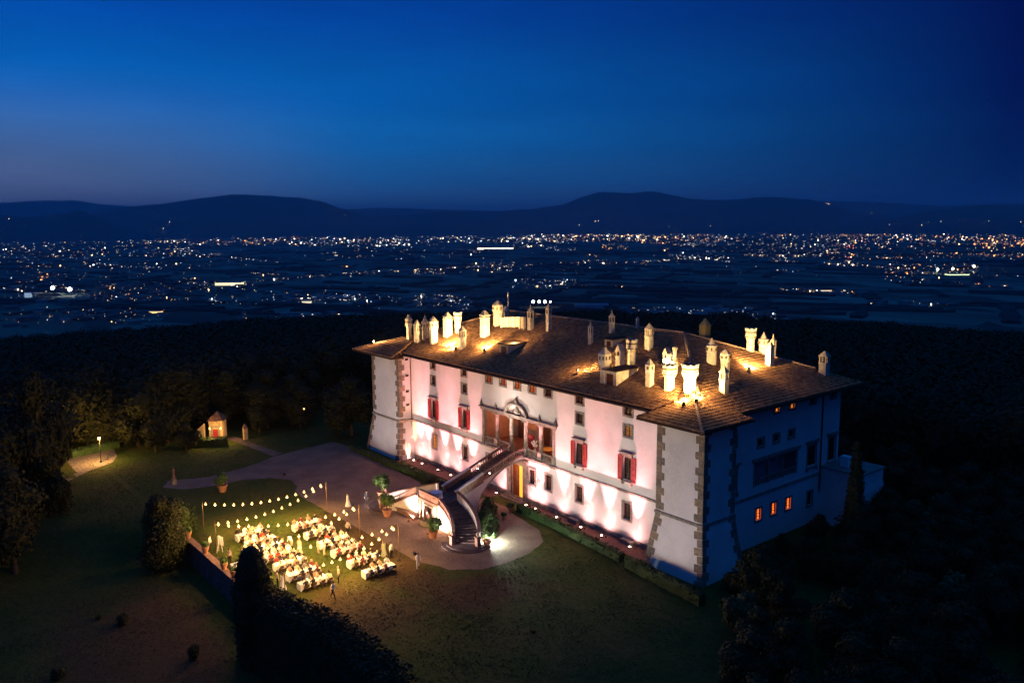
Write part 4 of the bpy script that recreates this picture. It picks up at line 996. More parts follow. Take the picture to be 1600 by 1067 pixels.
# curved flights, mirrored
def flight(sg):
    # centre line: quarter-ish arc leaving the landing sideways and turning towards the lawn
    N = 16; c0 = Vector((2.25, -12.55)); W_ = 1.32
    pts = []; ang = 0.0; p = c0.copy(); L = 7.3
    M_ = 48
    for q in range(M_ + 1):
        s = q / M_; a = R(4 - 52 * s ** 1.15); pts.append((p.copy(), a)); p = p + Vector((math.cos(a), math.sin(a))) * L / M_
    def side(i, off):
        q, a = pts[i]; return Vector((q.x + math.sin(a) * off * -1 * -1, q.y - math.cos(a) * off * 1, 0))
    def Wd(v, z): return (XC + sg * v.x, v.y, z)
    for k in range(N):
        i0 = int(M_ * k / N); i1 = int(M_ * (k + 1) / N); z = 2.8 - 2.8 * (k + 1) / (N + 1)
        if k == N - 1: i1 = M_
        m_ = MB(); ring = []
        for i in range(i0, min(M_, i1 + 0) + 1):
            a = side(i, W_); b_ = side(i, -W_); ring.append([Wd(a, -.02), Wd(b_, -.02), Wd(b_, z), Wd(a, z)])
        m_.loft(ring); sp_(m_, 'step', M_STEP)
    zs = lambda i: 2.8 - 2.8 * i / M_
    # inner (lawn) side: wall with open balustrade; outer (house) side: solid white parapet with stone coping
    for off, solid in ((W_, False), (-W_, True)):
        m_ = MB(); ring = []
        for i in range(0, M_ + 1, 3):
            a = side(i, off + (.02 if off > 0 else -.02)); b_ = side(i, off + (.26 if off > 0 else -.26)); ring.append([Wd(a, 0), Wd(b_, 0), Wd(b_, zs(i) + (.98 if solid else .12)), Wd(a, zs(i) + (.98 if solid else .12))])
        m_.loft(ring); sp_(m_, 'flight_wall', M_PLASTER)
        if solid:
            m_ = MB(); ring = []
            for i in range(0, M_ + 1, 3):
                a = side(i, off + .06); b_ = side(i, off - .34); ring.append([Wd(a, zs(i) + .982), Wd(b_, zs(i) + .982), Wd(b_, zs(i) + 1.1), Wd(a, zs(i) + 1.1)])
            m_.loft(ring); sp_(m_, 'coping', M_RAIL)
        else: balustrade([Wd(side(i, off + .14), zs(i) + .12) for i in range(2, M_ - 1, 3)], 22)
        e = side(M_, off + (.14 if off > 0 else -.14)); post(XC + sg * e.x, e.y, 0, 1.15, .24, True)
    # round fan of bottom steps
    q, a = pts[M_]
    for r, h in ((2.9, .10), (2.35, .18)):
        m_ = MB(); n = 18
        cx, cy = q.x - math.cos(a) * .9, q.y - math.sin(a) * .9
        ring0 = [Wd(Vector((cx + r * math.cos(a + t), cy + r * math.sin(a + t), 0)), -.01) for t in [PI * (k / n - .5) for k in range(n + 1)]]
        ring1 = [(x, y, h) for x, y, z in ring0]
        m_.loft([ring0, ring1]); sp_(m_, 'fan_step', M_STEP)
    return pts
flight(1); flight(-1)
m_ = MB(); m_.box(18.2, 23.6, -14.75, -14.25, .0, .42); m_.box(18.0, 23.8, -14.85, -14.2, .42, .52)
tag(m_.obj('bench', M_RAIL), 'long low stone bench along the foot of the left curved flight', 'bench')
tb = thing('party_table', 'round table under a long white cloth on the staircase landing', 'table', (25.5, -12.6, 2.8))
m_ = MB(); m_.prism(0, 0, [(.02, .78), (.4, .70), (.74, .72), (.76, .74)], 18, 0, 0, True); m_.obj('tablecloth', M_CLOTH, tb)
tb = thing('party_table', 'round table under a white cloth in the shade behind the staircase landing', 'table', (22.3, -8.6, 0))
m_ = MB(); m_.prism(0, 0, [(.02, .98), (.4, .90), (.74, .90), (.76, .92)], 18, 0, 0, True); m_.obj('tablecloth', M_CLOTH, tb)

# ------------------------------------------------------------------ ground floodlights washing the front wall
PINK = (1.0, 0.36, 0.40)
def uplight(x, y, e, lab, tx=None, ty=-.0, tz=15.5, cone=52, col=PINK, g='uplights along the foot of the front wall', z=0.0, wash=0):
    t = thing('uplight', lab, 'floodlight', (x, y, z), 0, g)
    m_ = MB(); m_.box(-.14, .14, -.12, .12, .012, .2); m_.obj('housing', M_IRON, t)
    m_ = MB(); m_.prism(0, 0, [(.2, .13), (.24, .13)], 10); m_.obj('lens', M_FLOODGLOW, t)
    tx = x if tx is None else tx
    if wash:
        lamp('uplight_wash', 'SPOT', (x, y, z + .34), wash, col, None, .05, (tx, ty, 14.0), 38, 1.0)
        lamp('uplight_fill', 'SPOT', (x, y - .1, z + .34), 260, (1, .46, .46), None, .08, (tx, ty, 3.4), 140, 1.0)
        lamp('uplight_beam', 'SPOT', (x + .45, -.95, .3), e, (1, .52, .54), None, .10, (x + .45, -.02, 7.6), 62, 1.0)
        m_ = MB(); m_.prism(.45, -.95 - y, [(.012, .09), (.22, .09)], 8); m_.obj('lens', M_IRON, t)
    else: lamp('uplight_beam', 'SPOT', (x, y, z + .34), e, col, None, .05, (tx, ty, tz), cone, 1.0)
ordi = ['first', 'second', 'third', 'fourth', 'fifth', 'sixth', 'seventh']
for i, x in enumerate((2.44, 4.74, 8.99, 12.23, 15.9)): uplight(x, -1.35, 460, f'{ordi[i]} uplight from the left bastion at the front wall foot', wash=15000)
for i, x in enumerate((30.58, 34.56, 38.86, 42.32, 46.7)): uplight(x, -1.2, 420, f'{ordi[i]} uplight right of the staircase along the brick strip', wash=15000)
uplight(0.9, -1.25, 4200, 'uplight in the inner corner of the left bastion', tx=-.2, ty=-1.0, tz=9, cone=60, col=(1.0, .46, .24))
for i, x in enumerate((22.6, 28.8)): uplight(x, -1.2, 600, ['uplight against the loggia front left of the stair arch', 'uplight against the loggia front right of the stair arch'][i], wash=9000)
# lamps on the landing light the middle of the facade
for i, x in enumerate((24.4, 26.95)): uplight(x, -5.6, 3000, ['lamp on the left coping of the straight flight aimed at the arched pediment', 'lamp on the right coping of the straight flight aimed at the arched pediment'][i], tx=XC, ty=0, tz=11.3, cone=58, col=(1, .80, .74), g='lamps aimed at the loggia', z=4.62)
# two far floodlights on the lawn edge give the pale wash on the bastions
def far_flood(x, y, tx, ty, tz, e, lab, cone=40, col=(1.0, .92, .95)):
    t = thing('floodlight', lab, 'floodlight', (x, y, 0), math.atan2(ty - y, tx - x), 'floodlights on the lawn edge')
    m_ = MB(); m_.box(-.1, .12, -.22, .22, .12, .44); m_.tube([(0, -.2, .01), (0, -.2, .3)], .02, 5); m_.tube([(0, .2, .01), (0, .2, .3)], .02, 5); m_.obj('housing', M_IRON, t)
    lamp('floodlight_beam', 'SPOT', (x, y, .45), e, col, None, .15, (tx, ty, tz), cone, .5)
far_flood(-3.5, -19.5, -3.6, -2, 9.0, 3600, 'floodlight on the gravel in front of the left bastion', 56)
far_flood(54.5, -22, 54.0, -2, 9.5, 5200, 'floodlight on the dark lawn in front of the right bastion', 52)
far_flood(33.0, -20.6, 36.0, 0, 10.5, 7200, 'floodlight near the foot of the right curved flight', 75, (1.0, .84, .82))
far_flood(17.0, -20.4, 10.0, 0, 10.5, 6200, 'floodlight on the gravel beyond the left curved flight', 75, (1.0, .80, .77))
# pink light under the landing, cool white light behind the potted tree
lamp('niche_light', 'SPOT', (23.6, -15.5, .3), 2600, (1, .66, .54), None, .1, (23.4, -14.0, 1.9), 120, .8)
lamp('niche_light', 'SPOT', (28.6, -16.0, .3), 2600, (1, .60, .47), None, .1, (28.7, -14.2, 1.8), 120, .8)
for i, (x, y) in enumerate(((23.6, -15.5), (28.6, -16.0))):
    m_ = MB(); m_.box(x - .12, x + .12, y - .12, y + .12, .01, .12); tag(m_.obj('floor_lamp', M_IRON), ['small floor lamp by the left end of the fountain niche', 'small floor lamp by the foot of the right curved flight'][i], 'floodlight')
t = thing('spot_lamp', 'cold white ground lamp shining out behind the potted tree', 'floodlight', (35.55, -12.15, 0))
m_ = MB(); m_.box(-.12, .12, -.12, .12, .01, .25); m_.obj('housing', M_IRON, t)
m_ = MB(); m_.box(-.1, .1, -.1, .1, .251, .28); m_.obj('lens', mat('cold_lamp', (1, 1, 1), .5, emit=(.85, 1, .95), strength=25, sample=False), t)
lamp('cold_beam', 'POINT', (35.55, -12.05, .75), 1300, (.82, 1.0, .93), None, .1)
# loggia light
lamp('loggia_light', 'POINT', (20.6, 2.8, LG[3] - .5), 55, (1, .55, .35), None, .2)
lamp('loggia_light', 'POINT', (30.6, 2.6, LG[3] - .5), 170, (1, .62, .30), None, .2)
lamp('hall_light', 'POINT', (26.2, -.5, 4.2), 10, (1, .5, .15), None, .1)
for x in (20.6, 30.6):
    m_ = MB(); m_.prism(x, 2.8 if x < 25 else 2.6, [(LG[3] - .3, .03), (LG[3] - .28, .22), (LG[3] + .3, .02)], 8); o = m_.obj('ceiling_lamp', M_IRON, loggia)

uplight(25.7, -4.6, 900, 'small added fill uplight under the stair arch washing its soffit', tx=25.7, ty=-4.0, tz=5.0, cone=120, col=(1, .52, .42), g=None)  # unseen fill lamp added to brighten the dark arch
# ------------------------------------------------------------------ foliage builders
def leaf_cloud(mb, pts_r, n, size, rnd, squash=1.0, mi=0):
    """n leaf clumps (folded quads) spread through the shells of several blobs (x, y, z, r)."""
    tot = sum(r * r for *_, r in pts_r)
    for (x, y, z, r) in pts_r:
        for _ in range(max(4, int(n * r * r / tot))):
            while True:
                d = Vector((rnd.uniform(-1, 1), rnd.uniform(-1, 1), rnd.uniform(-1, 1)))
                if .05 < d.length < 1: break
            d = d.normalized() * (rnd.uniform(.55, 1.0) ** .6) * rnd.uniform(.85, 1.12)
            c = Vector((x + d.x * r, y + d.y * r, z + d.z * r * squash))
            nrm = (d + Vector((rnd.uniform(-.8, .8), rnd.uniform(-.8, .8), rnd.uniform(-.3, .9)))).normalized()
            a = nrm.orthogonal().normalized(); a.rotate(Matrix.Rotation(rnd.uniform(0, 6.28), 3, nrm)); b_ = nrm.cross(a)
            s = size * rnd.uniform(.6, 1.4); k = nrm * s * .25
            mb.add([c - a * s, c + b_ * s * .6 - k, c + a * s, c - b_ * s * .6 - k], [(0, 1, 2), (0, 2, 3)], mi)
def core(mb, pts_r, k=.72, squash=1.0, mi=0):
    """dark inner mass so that crowns are not see-through"""
    for (x, y, z, r) in pts_r:
        r *= k; mb.prism(x, y, [(z - r * squash, .05 * r), (z - .6 * r * squash, .75 * r), (z, r), (z + .6 * r * squash, .78 * r), (z + r * squash, .05 * r)], 7, x, mi)
TREES = {}
def tree_proto(kind, seed):
    key = (kind, seed)
    if key in TREES: return TREES[key]
    rnd = random.Random(seed * 13 + hash(kind) % 7 if False else seed * 13 + len(kind)); cr = MB(); tr = MB()
    if kind == 'oak':
        H = 9.0; blobs = []
        for q in range(13):
            a = rnd.uniform(0, 6.28); rr = rnd.uniform(.4, 2.6); z = rnd.uniform(3.6, 7.4); blobs.append((rr * math.cos(a), rr * math.sin(a), z - .9, rnd.uniform(1.0, 2.0) * (1.15 - .06 * abs(z - 5))))
        blobs.append((0, 0, 7.4, 1.5)); core(cr, blobs, .7, .85); leaf_cloud(cr, blobs, 4800, .19, rnd, .85)
        tr.tube([(0, 0, -1.2), (.1, 0, 1.2), (.05, .1, 3.0), (0, 0, 5.5)], [.36, .26, .2, .08], 7)
        for b in blobs[:6]: tr.tube([(0.05, .05, 2.4), (b[0] * .5, b[1] * .5, b[2] * .6 + 1), (b[0], b[1], b[2])], [.14, .1, .04], 5)
        m = M_LEAF
    elif kind == 'olive':
        blobs = []
        for q in range(9):
            a = rnd.uniform(0, 6.28); rr = rnd.uniform(.3, 1.7); blobs.append((rr * math.cos(a), rr * math.sin(a), rnd.uniform(2.0, 4.0), rnd.uniform(.7, 1.15)))
        core(cr, blobs, .6); leaf_cloud(cr, blobs, 1500, .22, rnd); tr.tube([(0, 0, -.8), (.15, 0, .8), (0, .1, 2.4)], [.25, .2, .1], 6)
        m = M_LEAF2
    elif kind == 'cypress':
        blobs = [(rnd.uniform(-.1, .1), rnd.uniform(-.1, .1), 1.0 + q * .95, 1.05 * (1 - ((q - 3.0) / 11.5) ** 2) if q > 3 else .7 + .1 * q) for q in range(13)]
        blobs = [(x, y, z, max(.22, r)) for x, y, z, r in blobs]; core(cr, blobs, .75, 1.2); leaf_cloud(cr, blobs, 1900, .22, rnd, 1.3); tr.tube([(0, 0, -1), (0, 0, 3)], [.2, .12], 6)
        m = M_CYP
    elif kind == 'shrub':
        blobs = [(rnd.uniform(-.7, .7), rnd.uniform(-.7, .7), rnd.uniform(.4, 1.3), rnd.uniform(.5, .9)) for _ in range(7)]
        core(cr, blobs, .7); leaf_cloud(cr, blobs, 900, .15, rnd); tr.tube([(0, 0, -.4), (0, 0, .8)], [.08, .04], 5)
        m = M_LEAF
    cme = cr.mesh('crown'); cme.materials.append(m); tme = tr.fix('trunk'); tme.materials.append(M_BARK)
    TREES[key] = (cme, tme); return TREES[key]
def plant_tree(kind, seed, x, y, s, label, group, name=None, cat='tree', sz=None, z=None):
    cme, tme = tree_proto(kind, seed)
    t = thing(name or {'oak': 'oak_tree', 'olive': 'olive_tree', 'cypress': 'cypress_tree', 'shrub': 'shrub'}[kind], label, cat, (x, y, (ground_z(x, y) if z is None else z) - (.05 if kind != 'oak' else 1.1 * s)), random.uniform(0, 6.28), group)
    t.scale = (s, s, sz if sz else s)
    link('crown', cme, t); link('trunk', tme, t); return t

# hedges: clipped boxes of leaves
def hedge(name, pts, w, h, label, m=M_BOX, dens=26, size=.13, z0=None, wob=.06, seed=1, hf=None):
    rnd = random.Random(seed); mb = MB(); rings = []
    P = [Vector((p[0], p[1], 0)) for p in pts]
    L = sum((b_ - a).length for a, b_ in zip(P, P[1:])); q = []
    for a, b_ in zip(P, P[1:]):
        n = max(1, int((b_ - a).length / .6))
        for k in range(n): q.append((a.lerp(b_, k / n), (b_ - a).normalized()))
    q.append((P[-1], (P[-1] - P[-2]).normalized()))
    zg = lambda p: (ground_z(p.x, p.y) if z0 is None else z0)
    for p, d in q:
        s = Vector((-d.y, d.x, 0)); ww = w / 2 * (1 + rnd.uniform(-wob, wob)); hh = (hf(p.x) if hf else h) * (1 + rnd.uniform(-wob, wob)); z = zg(p)
        rings.append([p + s * ww + Vector((0, 0, z - .15)), p - s * ww + Vector((0, 0, z - .15)), p - s * ww * .95 + Vector((0, 0, z + hh * .85)), p - s * ww * .6 + Vector((0, 0, z + hh)), p + s * ww * .6 + Vector((0, 0, z + hh)), p + s * ww * .95 + Vector((0, 0, z + hh * .85))])
    mb.loft(rings)
    for _ in range(int(L * dens * (h + w))):
        i = rnd.randrange(len(q) - 1) if len(q) > 1 else 0; p = q[i][0].lerp(q[i + 1][0], rnd.random()); d = q[i][1]; s = Vector((-d.y, d.x, 0)); z = zg(p); h = hf(p.x) if hf else h
        if rnd.random() < .5: c = p + s * w / 2 * rnd.choice((-1, 1)) * rnd.uniform(.92, 1.1) + Vector((0, 0, z + rnd.uniform(0, h))); nn = s
        else: c = p + s * w / 2 * rnd.uniform(-1, 1) + Vector((0, 0, z + h * rnd.uniform(.97, 1.09))); nn = Vector((0, 0, 1))
        nn = (nn + Vector((rnd.uniform(-1, 1), rnd.uniform(-1, 1), rnd.uniform(-1, 1)))).normalized(); a = nn.orthogonal().normalized(); b_ = nn.cross(a); e = size * rnd.uniform(.6, 1.5)
        mb.add([c - a * e, c + b_ * e * .6, c + a * e, c - b_ * e * .6], [(0, 1, 2), (0, 2, 3)])
    o = link(name, mb.mesh(name), None, m); return tag(o, label, 'hedge')
hedge('box_hedge', [(29.6, -2.9), (36.4, -3.15), (42.6, -3.8), (48.6, -4.4)], .95, .9, 'low clipped box hedge along the brick strip right of the staircase', seed=2)
hedge('box_hedge', [(.3, -5.2), (1.4, -5.5), (7.4, -4.9), (15.2, -4.6), (20.5, -4.5)], .95, .75, 'low box hedge between the gravel and the wall left of the staircase', seed=3)
hedge('box_hedge', [(-9.8, -5.2), (-5, -5.2), (-.6, -5.4)], .9, .65, 'low hedge in front of the left bastion', seed=4)
hedge('box_hedge', [(49.8, -4.8), (54, -5.4), (60.5, -6.0)], 1.0, 1.1, 'hedge in front of the right bastion', seed=5)

# potted lemon trees
def potted(x, y, s, label, crown_r=1.0, h=1.9, pot=1.0, z=0.0, g='potted lemon trees round the staircase'):
    t = thing('potted_tree', label, 'potted plant', (x, y, z), random.uniform(0, 6), g); rnd = random.Random(int(x * 37 + y * 11)); t.scale = (s, s, s)
    m_ = MB(); m_.prism(0, 0, [(.01, .32 * pot), (.55 * pot, .46 * pot), (.62 * pot, .46 * pot), (.63 * pot, .54 * pot), (.78 * pot, .55 * pot), (.78 * pot, .46 * pot), (.70 * pot, .44 * pot)], 16, 0, 0, True); m_.obj('pot', M_TERRA, t)
    m_ = MB(); m_.tube([(0, 0, .6 * pot), (.03, 0, 1.0), (0, .03, h - .3)], [.07, .06, .04], 6); m_.obj('trunk', M_BARK, t)
    m_ = MB(); bl = [(rnd.uniform(-.5, .5) * crown_r, rnd.uniform(-.5, .5) * crown_r, h + rnd.uniform(-.35, .45) * crown_r, rnd.uniform(.4, .62) * crown_r) for _ in range(8)]
    leaf_cloud(m_, bl, 620, .13, rnd); core(m_, bl, .6); m2 = m_.mesh('crown'); link('crown', m2, t, M_LEMON)
    return t
potted(35.94, -12.9, 1.0, 'potted tree lit cold white from behind, right of the staircase foot', .85, 1.75)
potted(20.4, -16.6, 1.15, 'potted lemon tree at the foot of the left curved flight beside the stone bench', 1.05, 1.75)
potted(30.0, -16.2, 1.1, 'potted lemon tree in front of the fountain niche left of the right flight', 1.15, 1.55)
potted(13.9, -13.6, 1.15, 'potted lemon tree behind the end of the left flight, with a patch of cold light', 1.1, 1.9)
potted(-2.2, -28.9, 1.3, 'dark potted tree by the oval lawn far from the staircase', .95, 1.5)
for i, (x, y) in enumerate(((29.0, -3.9), (30.6, -6.2), (28.2, -5.8))): potted(x, y, [.8, .6, .75][i], ['potted shrub right of the portal step', 'small potted shrub on the gravel near the portal', 'potted shrub under the stair arch edge'][i], .7, 1.0, g='potted shrubs by the portal')

# topiary and the green planting between the flight and the portal
def mound(x, y, r, h, label, m=M_CYP, seed=1, n=1100, name='topiary_bush', z=0.0, ls=.12, ck=.86):
    rnd = random.Random(seed); mb = MB(); bl = [(0, 0, h * .36, r * .95), (0, 0, h * .62, r * .72), (0, 0, h * .86, r * .32)]
    if name == 'large_bush': bl = [(rnd.uniform(-.25, .25) * r, rnd.uniform(-.25, .25) * r, h * (.12 + .76 * q / 11), r * (.98 - .55 * (q / 11) ** 2) * rnd.uniform(.8, 1)) for q in range(12)]
    core(mb, bl, ck); leaf_cloud(mb, bl, n, ls, rnd)
    o = link(name, mb.mesh(name), None, m); o.location = (x, y, z); return tag(o, label, 'bush')
mound(16.2, -7.4, 1.7, 2.3, 'dark clipped dome bush behind the left curved flight', seed=2)
for i, (x, y, r, h, lb) in enumerate(((32.6, -9.9, 1.3, 2.2, 'round green bush lit from below, right beside the curved flight'), (30.3, -8.8, 1.4, 2.0, 'leafy bush in the crook of the flight, behind the lit one'), (28.7, -7.2, 1.3, 2.6, 'dark bush beside the foot of the stair arch'), (34.3, -11.2, .8, 1.2, 'small bright green bush next to the cold lamp'), (29.4, -10.3, 1.1, 1.4, 'low dark bush against the outer wall of the right flight'), (20.2, -8.6, 1.2, 1.7, 'dark bush in the crook of the left flight'))): mound(x, y, r, h, lb, M_BOX, 11 + i, 1000, 'bush')

# terrace wall on the left edge of the dinner lawn, pots standing on it
tw = thing('terrace_wall', 'stone retaining wall with pale coping along the left edge of the dinner lawn', 'wall', (20, -38.3, 0))
m_ = MB(); m_.box(-7.8, 42, -.22, .28, -5.5, .34); m_.obj('wall', mat('rubble_wall', (.12, .10, .085), .95, 1.5, .4, .8), tw)
for q in range(34):
    m_ = MB(); x = -7.8 + q * 1.47; m_.box(x + .01, x + 1.455, -.34, .36, .342, .46 + .01 * (q % 2)); m_.obj('coping_stone', M_RAIL, tw)
for i, (x, lb) in enumerate(((12.9, 'terracotta urn standing on the far end of the terrace wall'), (18.6, 'terracotta urn on the terrace wall near the welcome board'), (24.2, 'terracotta urn on the terrace wall beside the small buffet table'), (27.0, 'terracotta urn on the terrace wall just before the dark column tree'))):
    t = thing('urn', lb, 'plant pot', (x, -38.3, .47), 0, 'urns on the terrace wall'); m_ = MB(); m_.prism(0, 0, [(0, .22), (.1, .2), (.5, .36), (.62, .36), (.7, .42), (.74, .34)], 12, 0, 0, True); m_.obj('pot', M_TERRA, t)
    rnd = random.Random(i); m_ = MB(); leaf_cloud(m_, [(0, 0, .95, .42)], 90, .14, rnd); link('plant', m_.mesh('plant'), t, M_LEMON)
rndh = random.Random(5)
big = MB(); bl = []
for q in range(13):
    z = .9 + q * .80; r = 2.05 * max(.3, 1 - abs((q - 4.5) / 8.6) ** 3.2) ** .6; bl.append((rndh.uniform(-.2, .2), rndh.uniform(-.2, .2), z, r * .95))
core(big, bl, .88); leaf_cloud(big, bl, 12000, .12, rndh)
o = link('column_tree', big.mesh('column_tree'), None, M_CYP); o.location = (38.9, -40.9, -3.1); tag(o, 'tall dark clipped column tree standing in front of the near dinner tables', 'tree')
hedge('hedge_and_shadow', [(36.4, -40.2), (41, -40.2), (47, -40.2), (53, -40.2), (62, -40.2)], 3.0, 7.4, 'broad dark laurel hedge below the dinner lawn, right end standing in for lawn shadow', M_CYP, 60, .13, z0=-3.0, wob=.04, seed=8, hf=lambda x: min(8.6, 6.1 + (x - 37) * .165))  # hedge carried on to the right in place of shadow lying on the lawn

mound(13.4, -41.0, 2.7, 8.2, 'tall dark rounded bush at the far left corner of the dinner lawn', M_CYP, 31, 9000, 'large_bush', z=-1.6, ls=.17, ck=.7)
mound(8.6, -38.6, 2.4, 4.4, 'smaller dark bush behind the tall rounded one at the lawn corner', M_BOX, 32, 3000, 'large_bush', z=-.3, ls=.16, ck=.7)
# ------------------------------------------------------------------ people: one skinned body per pose, shared by all who hold it
def skin_body(name, J, E, zones):
    """J: joint -> (pos, radius); E: edges. Hands get five finger chains. Returns a mesh with skin / top / bottom / shoe slots."""
    names = list(J); idx = {n: i for i, n in enumerate(names)}
    vs = [J[n][0] for n in names]; rs = [J[n][1] for n in names]; es = [(idx[a], idx[b_]) for a, b_ in E]; roots = [idx['pelvis']]; zn = [zones.get(n, 0) for n in names]
    for sd in ('l', 'r'):
        w, h = Vector(J['wrist_' + sd][0]), Vector(J['hand_' + sd][0]); d = (h - w).normalized(); s = d.cross(Vector((0, 0, 1))).normalized() * (1 if sd == 'l' else -1); dn = Vector((0, 0, -1))
        for q, (o, L) in enumerate(((-.030, .072), (-.010, .082), (.010, .078), (.030, .062))):
            r0 = h + s * o; b0 = len(vs); vs += [r0, r0 + d * L * .6, r0 + d * L + dn * .018]; rs += [.010, .009, .007]; es += [(b0, b0 + 1), (b0 + 1, b0 + 2)]; roots.append(b0); zn += [0, 0, 0]
        r0 = w.lerp(h, .45) - s * .03; b0 = len(vs); vs += [r0, r0 - s * .03 + d * .03, r0 - s * .035 + d * .065]; rs += [.012, .010, .008]; es += [(b0, b0 + 1), (b0 + 1, b0 + 2)]; roots.append(b0); zn += [0, 0, 0]
    me = bpy.data.meshes.new(name); me.from_pydata([tuple(v) for v in vs], es, []); o = bpy.data.objects.new(name, me); C.objects.link(o)
    md = o.modifiers.new('skin', 'SKIN'); md.use_smooth_shade = True
    lay = me.skin_vertices[0].data if me.skin_vertices else None
    if lay is None:
        bpy.context.view_layer.objects.active = o; lay = me.skin_vertices.new().data if hasattr(me.skin_vertices, 'new') else me.skin_vertices[0].data
    for i, r in enumerate(rs): lay[i].radius = (r, r); lay[i].use_root = i in roots
    ss = o.modifiers.new('sub', 'SUBSURF'); ss.levels = 1; ss.render_levels = 1
    dg = bpy.context.evaluated_depsgraph_get(); ev = o.evaluated_get(dg); res = bpy.data.meshes.new_from_object(ev)
    bpy.data.objects.remove(o); bpy.data.meshes.remove(me)
    segs = [(Vector(vs[a]), Vector(vs[b_]), rs[a], rs[b_], zn[b_] if zn[b_] else zn[a]) for a, b_ in es]
    for p in res.polygons:
        best = None
        for a, b_, ra, rb_, z in segs:
            ab = b_ - a; t = max(0, min(1, (p.center - a).dot(ab) / max(1e-9, ab.length_squared))); dd = (p.center - (a + ab * t)).length - (ra + (rb_ - ra) * t)
            if best is None or dd < best[0]: best = (dd, z)
        p.material_index = best[1]; p.use_smooth = True
    # face: eyes, nose
    hd = Vector(J['head'][0]); mb = MB()
    for s in (-1, 1): mb.prism(hd.x + s * .034, hd.y + .083, [(hd.z + .005, .004), (hd.z + .014, .013), (hd.z + .023, .004)], 6, 0, 4)
    mb.loft([[(hd.x - .014, hd.y + .08, hd.z - .035), (hd.x + .014, hd.y + .08, hd.z - .035), (hd.x, hd.y + .118, hd.z - .03)], [(hd.x - .006, hd.y + .08, hd.z + .02), (hd.x + .006, hd.y + .08, hd.z + .02), (hd.x, hd.y + .09, hd.z + .018)]], 0)
    mb.box(hd.x - .022, hd.x + .022, hd.y + .08, hd.y + .091, hd.z - .058, hd.z - .052, 4)
    for s in (-1, 1): mb.box(hd.x + s * .088 - .01, hd.x + s * .088 + .01, hd.y - .02, hd.y + .015, hd.z - .035, hd.z + .02, 0)
    bm = bmesh.new(); bm.from_mesh(res); m2 = mb.fix('face'); 
    k0 = len(res.polygons); bm.from_mesh(m2); bm.to_mesh(res); bm.free(); bpy.data.meshes.remove(m2)
    for m in (M_SKIN, M_CLOTH, M_CHAIR, M_IRON, M_IRON): res.materials.append(m)
    return res
def joints(pose):
    J = {}
    if pose.startswith('sit'):
        lean = .10 if 'lean' in pose else .02
        J = {'pelvis': ((0, 0, .56), .135), 'belly': ((0, lean * .4 - .02, .76), .13), 'chest': ((0, lean, 1.00), .145), 'neck': ((0, lean + .03, 1.17), .055), 'chin': ((0, lean + .05, 1.25), .06), 'head': ((0, lean + .055, 1.33), .092), 'crown': ((0, lean + .045, 1.40), .075)}
        for sd, s in (('l', -1), ('r', 1)):
            up = 1 if ('talk' in pose and s > 0) else 0
            J.update({'hip_' + sd: ((s * .10, .07, .545), .095), 'knee_' + sd: ((s * .13, .46, .53), .068), 'ankle_' + sd: ((s * .13, .44, .10), .045), 'toe_' + sd: ((s * .14, .58, .045), .04),
                      'sho_' + sd: ((s * .19, lean, 1.075), .065), 'elb_' + sd: ((s * .26, lean + .12, .86), .045), 'wrist_' + sd: ((s * .17, lean + .36, .86 + up * .22), .030), 'hand_' + sd: ((s * .14, lean + .44, .86 + up * .27), .036)})
    else:
        walk = 1 if 'walk' in pose else 0; carry = 1 if 'carry' in pose else 0; bend = .34 if 'bend' in pose else 0
        J = {'pelvis': ((0, 0, .95), .135), 'belly': ((0, .01 + bend * .25, 1.13 - bend * .05), .13), 'chest': ((0, .01 + bend * .8, 1.36 - bend * .25), .15), 'neck': ((0, .03 + bend * 1.2, 1.53 - bend * .45), .055), 'chin': ((0, .05 + bend * 1.35, 1.60 - bend * .48), .06), 'head': ((0, .055 + bend * 1.45, 1.68 - bend * .5), .092), 'crown': ((0, .045 + bend * 1.45, 1.75 - bend * .5), .075)}
        for sd, s in (('l', -1), ('r', 1)):
            k = s * walk
            J.update({'hip_' + sd: ((s * .10, 0, .88), .10), 'knee_' + sd: ((s * .11, .03 + k * .20, .49), .067), 'ankle_' + sd: ((s * .11, k * .30 - (.08 if k < 0 else 0), .10 + (.06 if k < 0 else 0)), .045), 'toe_' + sd: ((s * .13, k * .30 + .14 - (.06 if k < 0 else 0), .045), .04),
                      'sho_' + sd: ((s * .20, .01 + bend * .8, 1.43 - bend * .28), .066), 'elb_' + sd: ((s * .27, (.02 - k * .10 + carry * .08) + bend * 1.0, 1.15 - bend * .5), .046), 'wrist_' + sd: ((s * (.28 - .1 * carry), .07 - k * .16 + carry * .28 + bend * 1.2, .92 + carry * .20 - bend * .4), .031), 'hand_' + sd: ((s * (.28 - .12 * carry), .09 - k * .18 + carry * .36 + bend * 1.25, .84 + carry * .28 - bend * .42), .036)})
    E = [('pelvis', 'belly'), ('belly', 'chest'), ('chest', 'neck'), ('neck', 'chin'), ('chin', 'head'), ('head', 'crown')]
    for sd in 'lr': E += [('pelvis', 'hip_' + sd), ('hip_' + sd, 'knee_' + sd), ('knee_' + sd, 'ankle_' + sd), ('ankle_' + sd, 'toe_' + sd), ('chest', 'sho_' + sd), ('sho_' + sd, 'elb_' + sd), ('elb_' + sd, 'wrist_' + sd), ('wrist_' + sd, 'hand_' + sd)]
    Z = {'belly': 1, 'chest': 1, 'pelvis': 2}
    for sd in 'lr': Z.update({'sho_' + sd: 1, 'elb_' + sd: 1, 'hip_' + sd: 2, 'knee_' + sd: 2, 'ankle_' + sd: 2, 'toe_' + sd: 3})
    return J, E, Z
BODY = {}
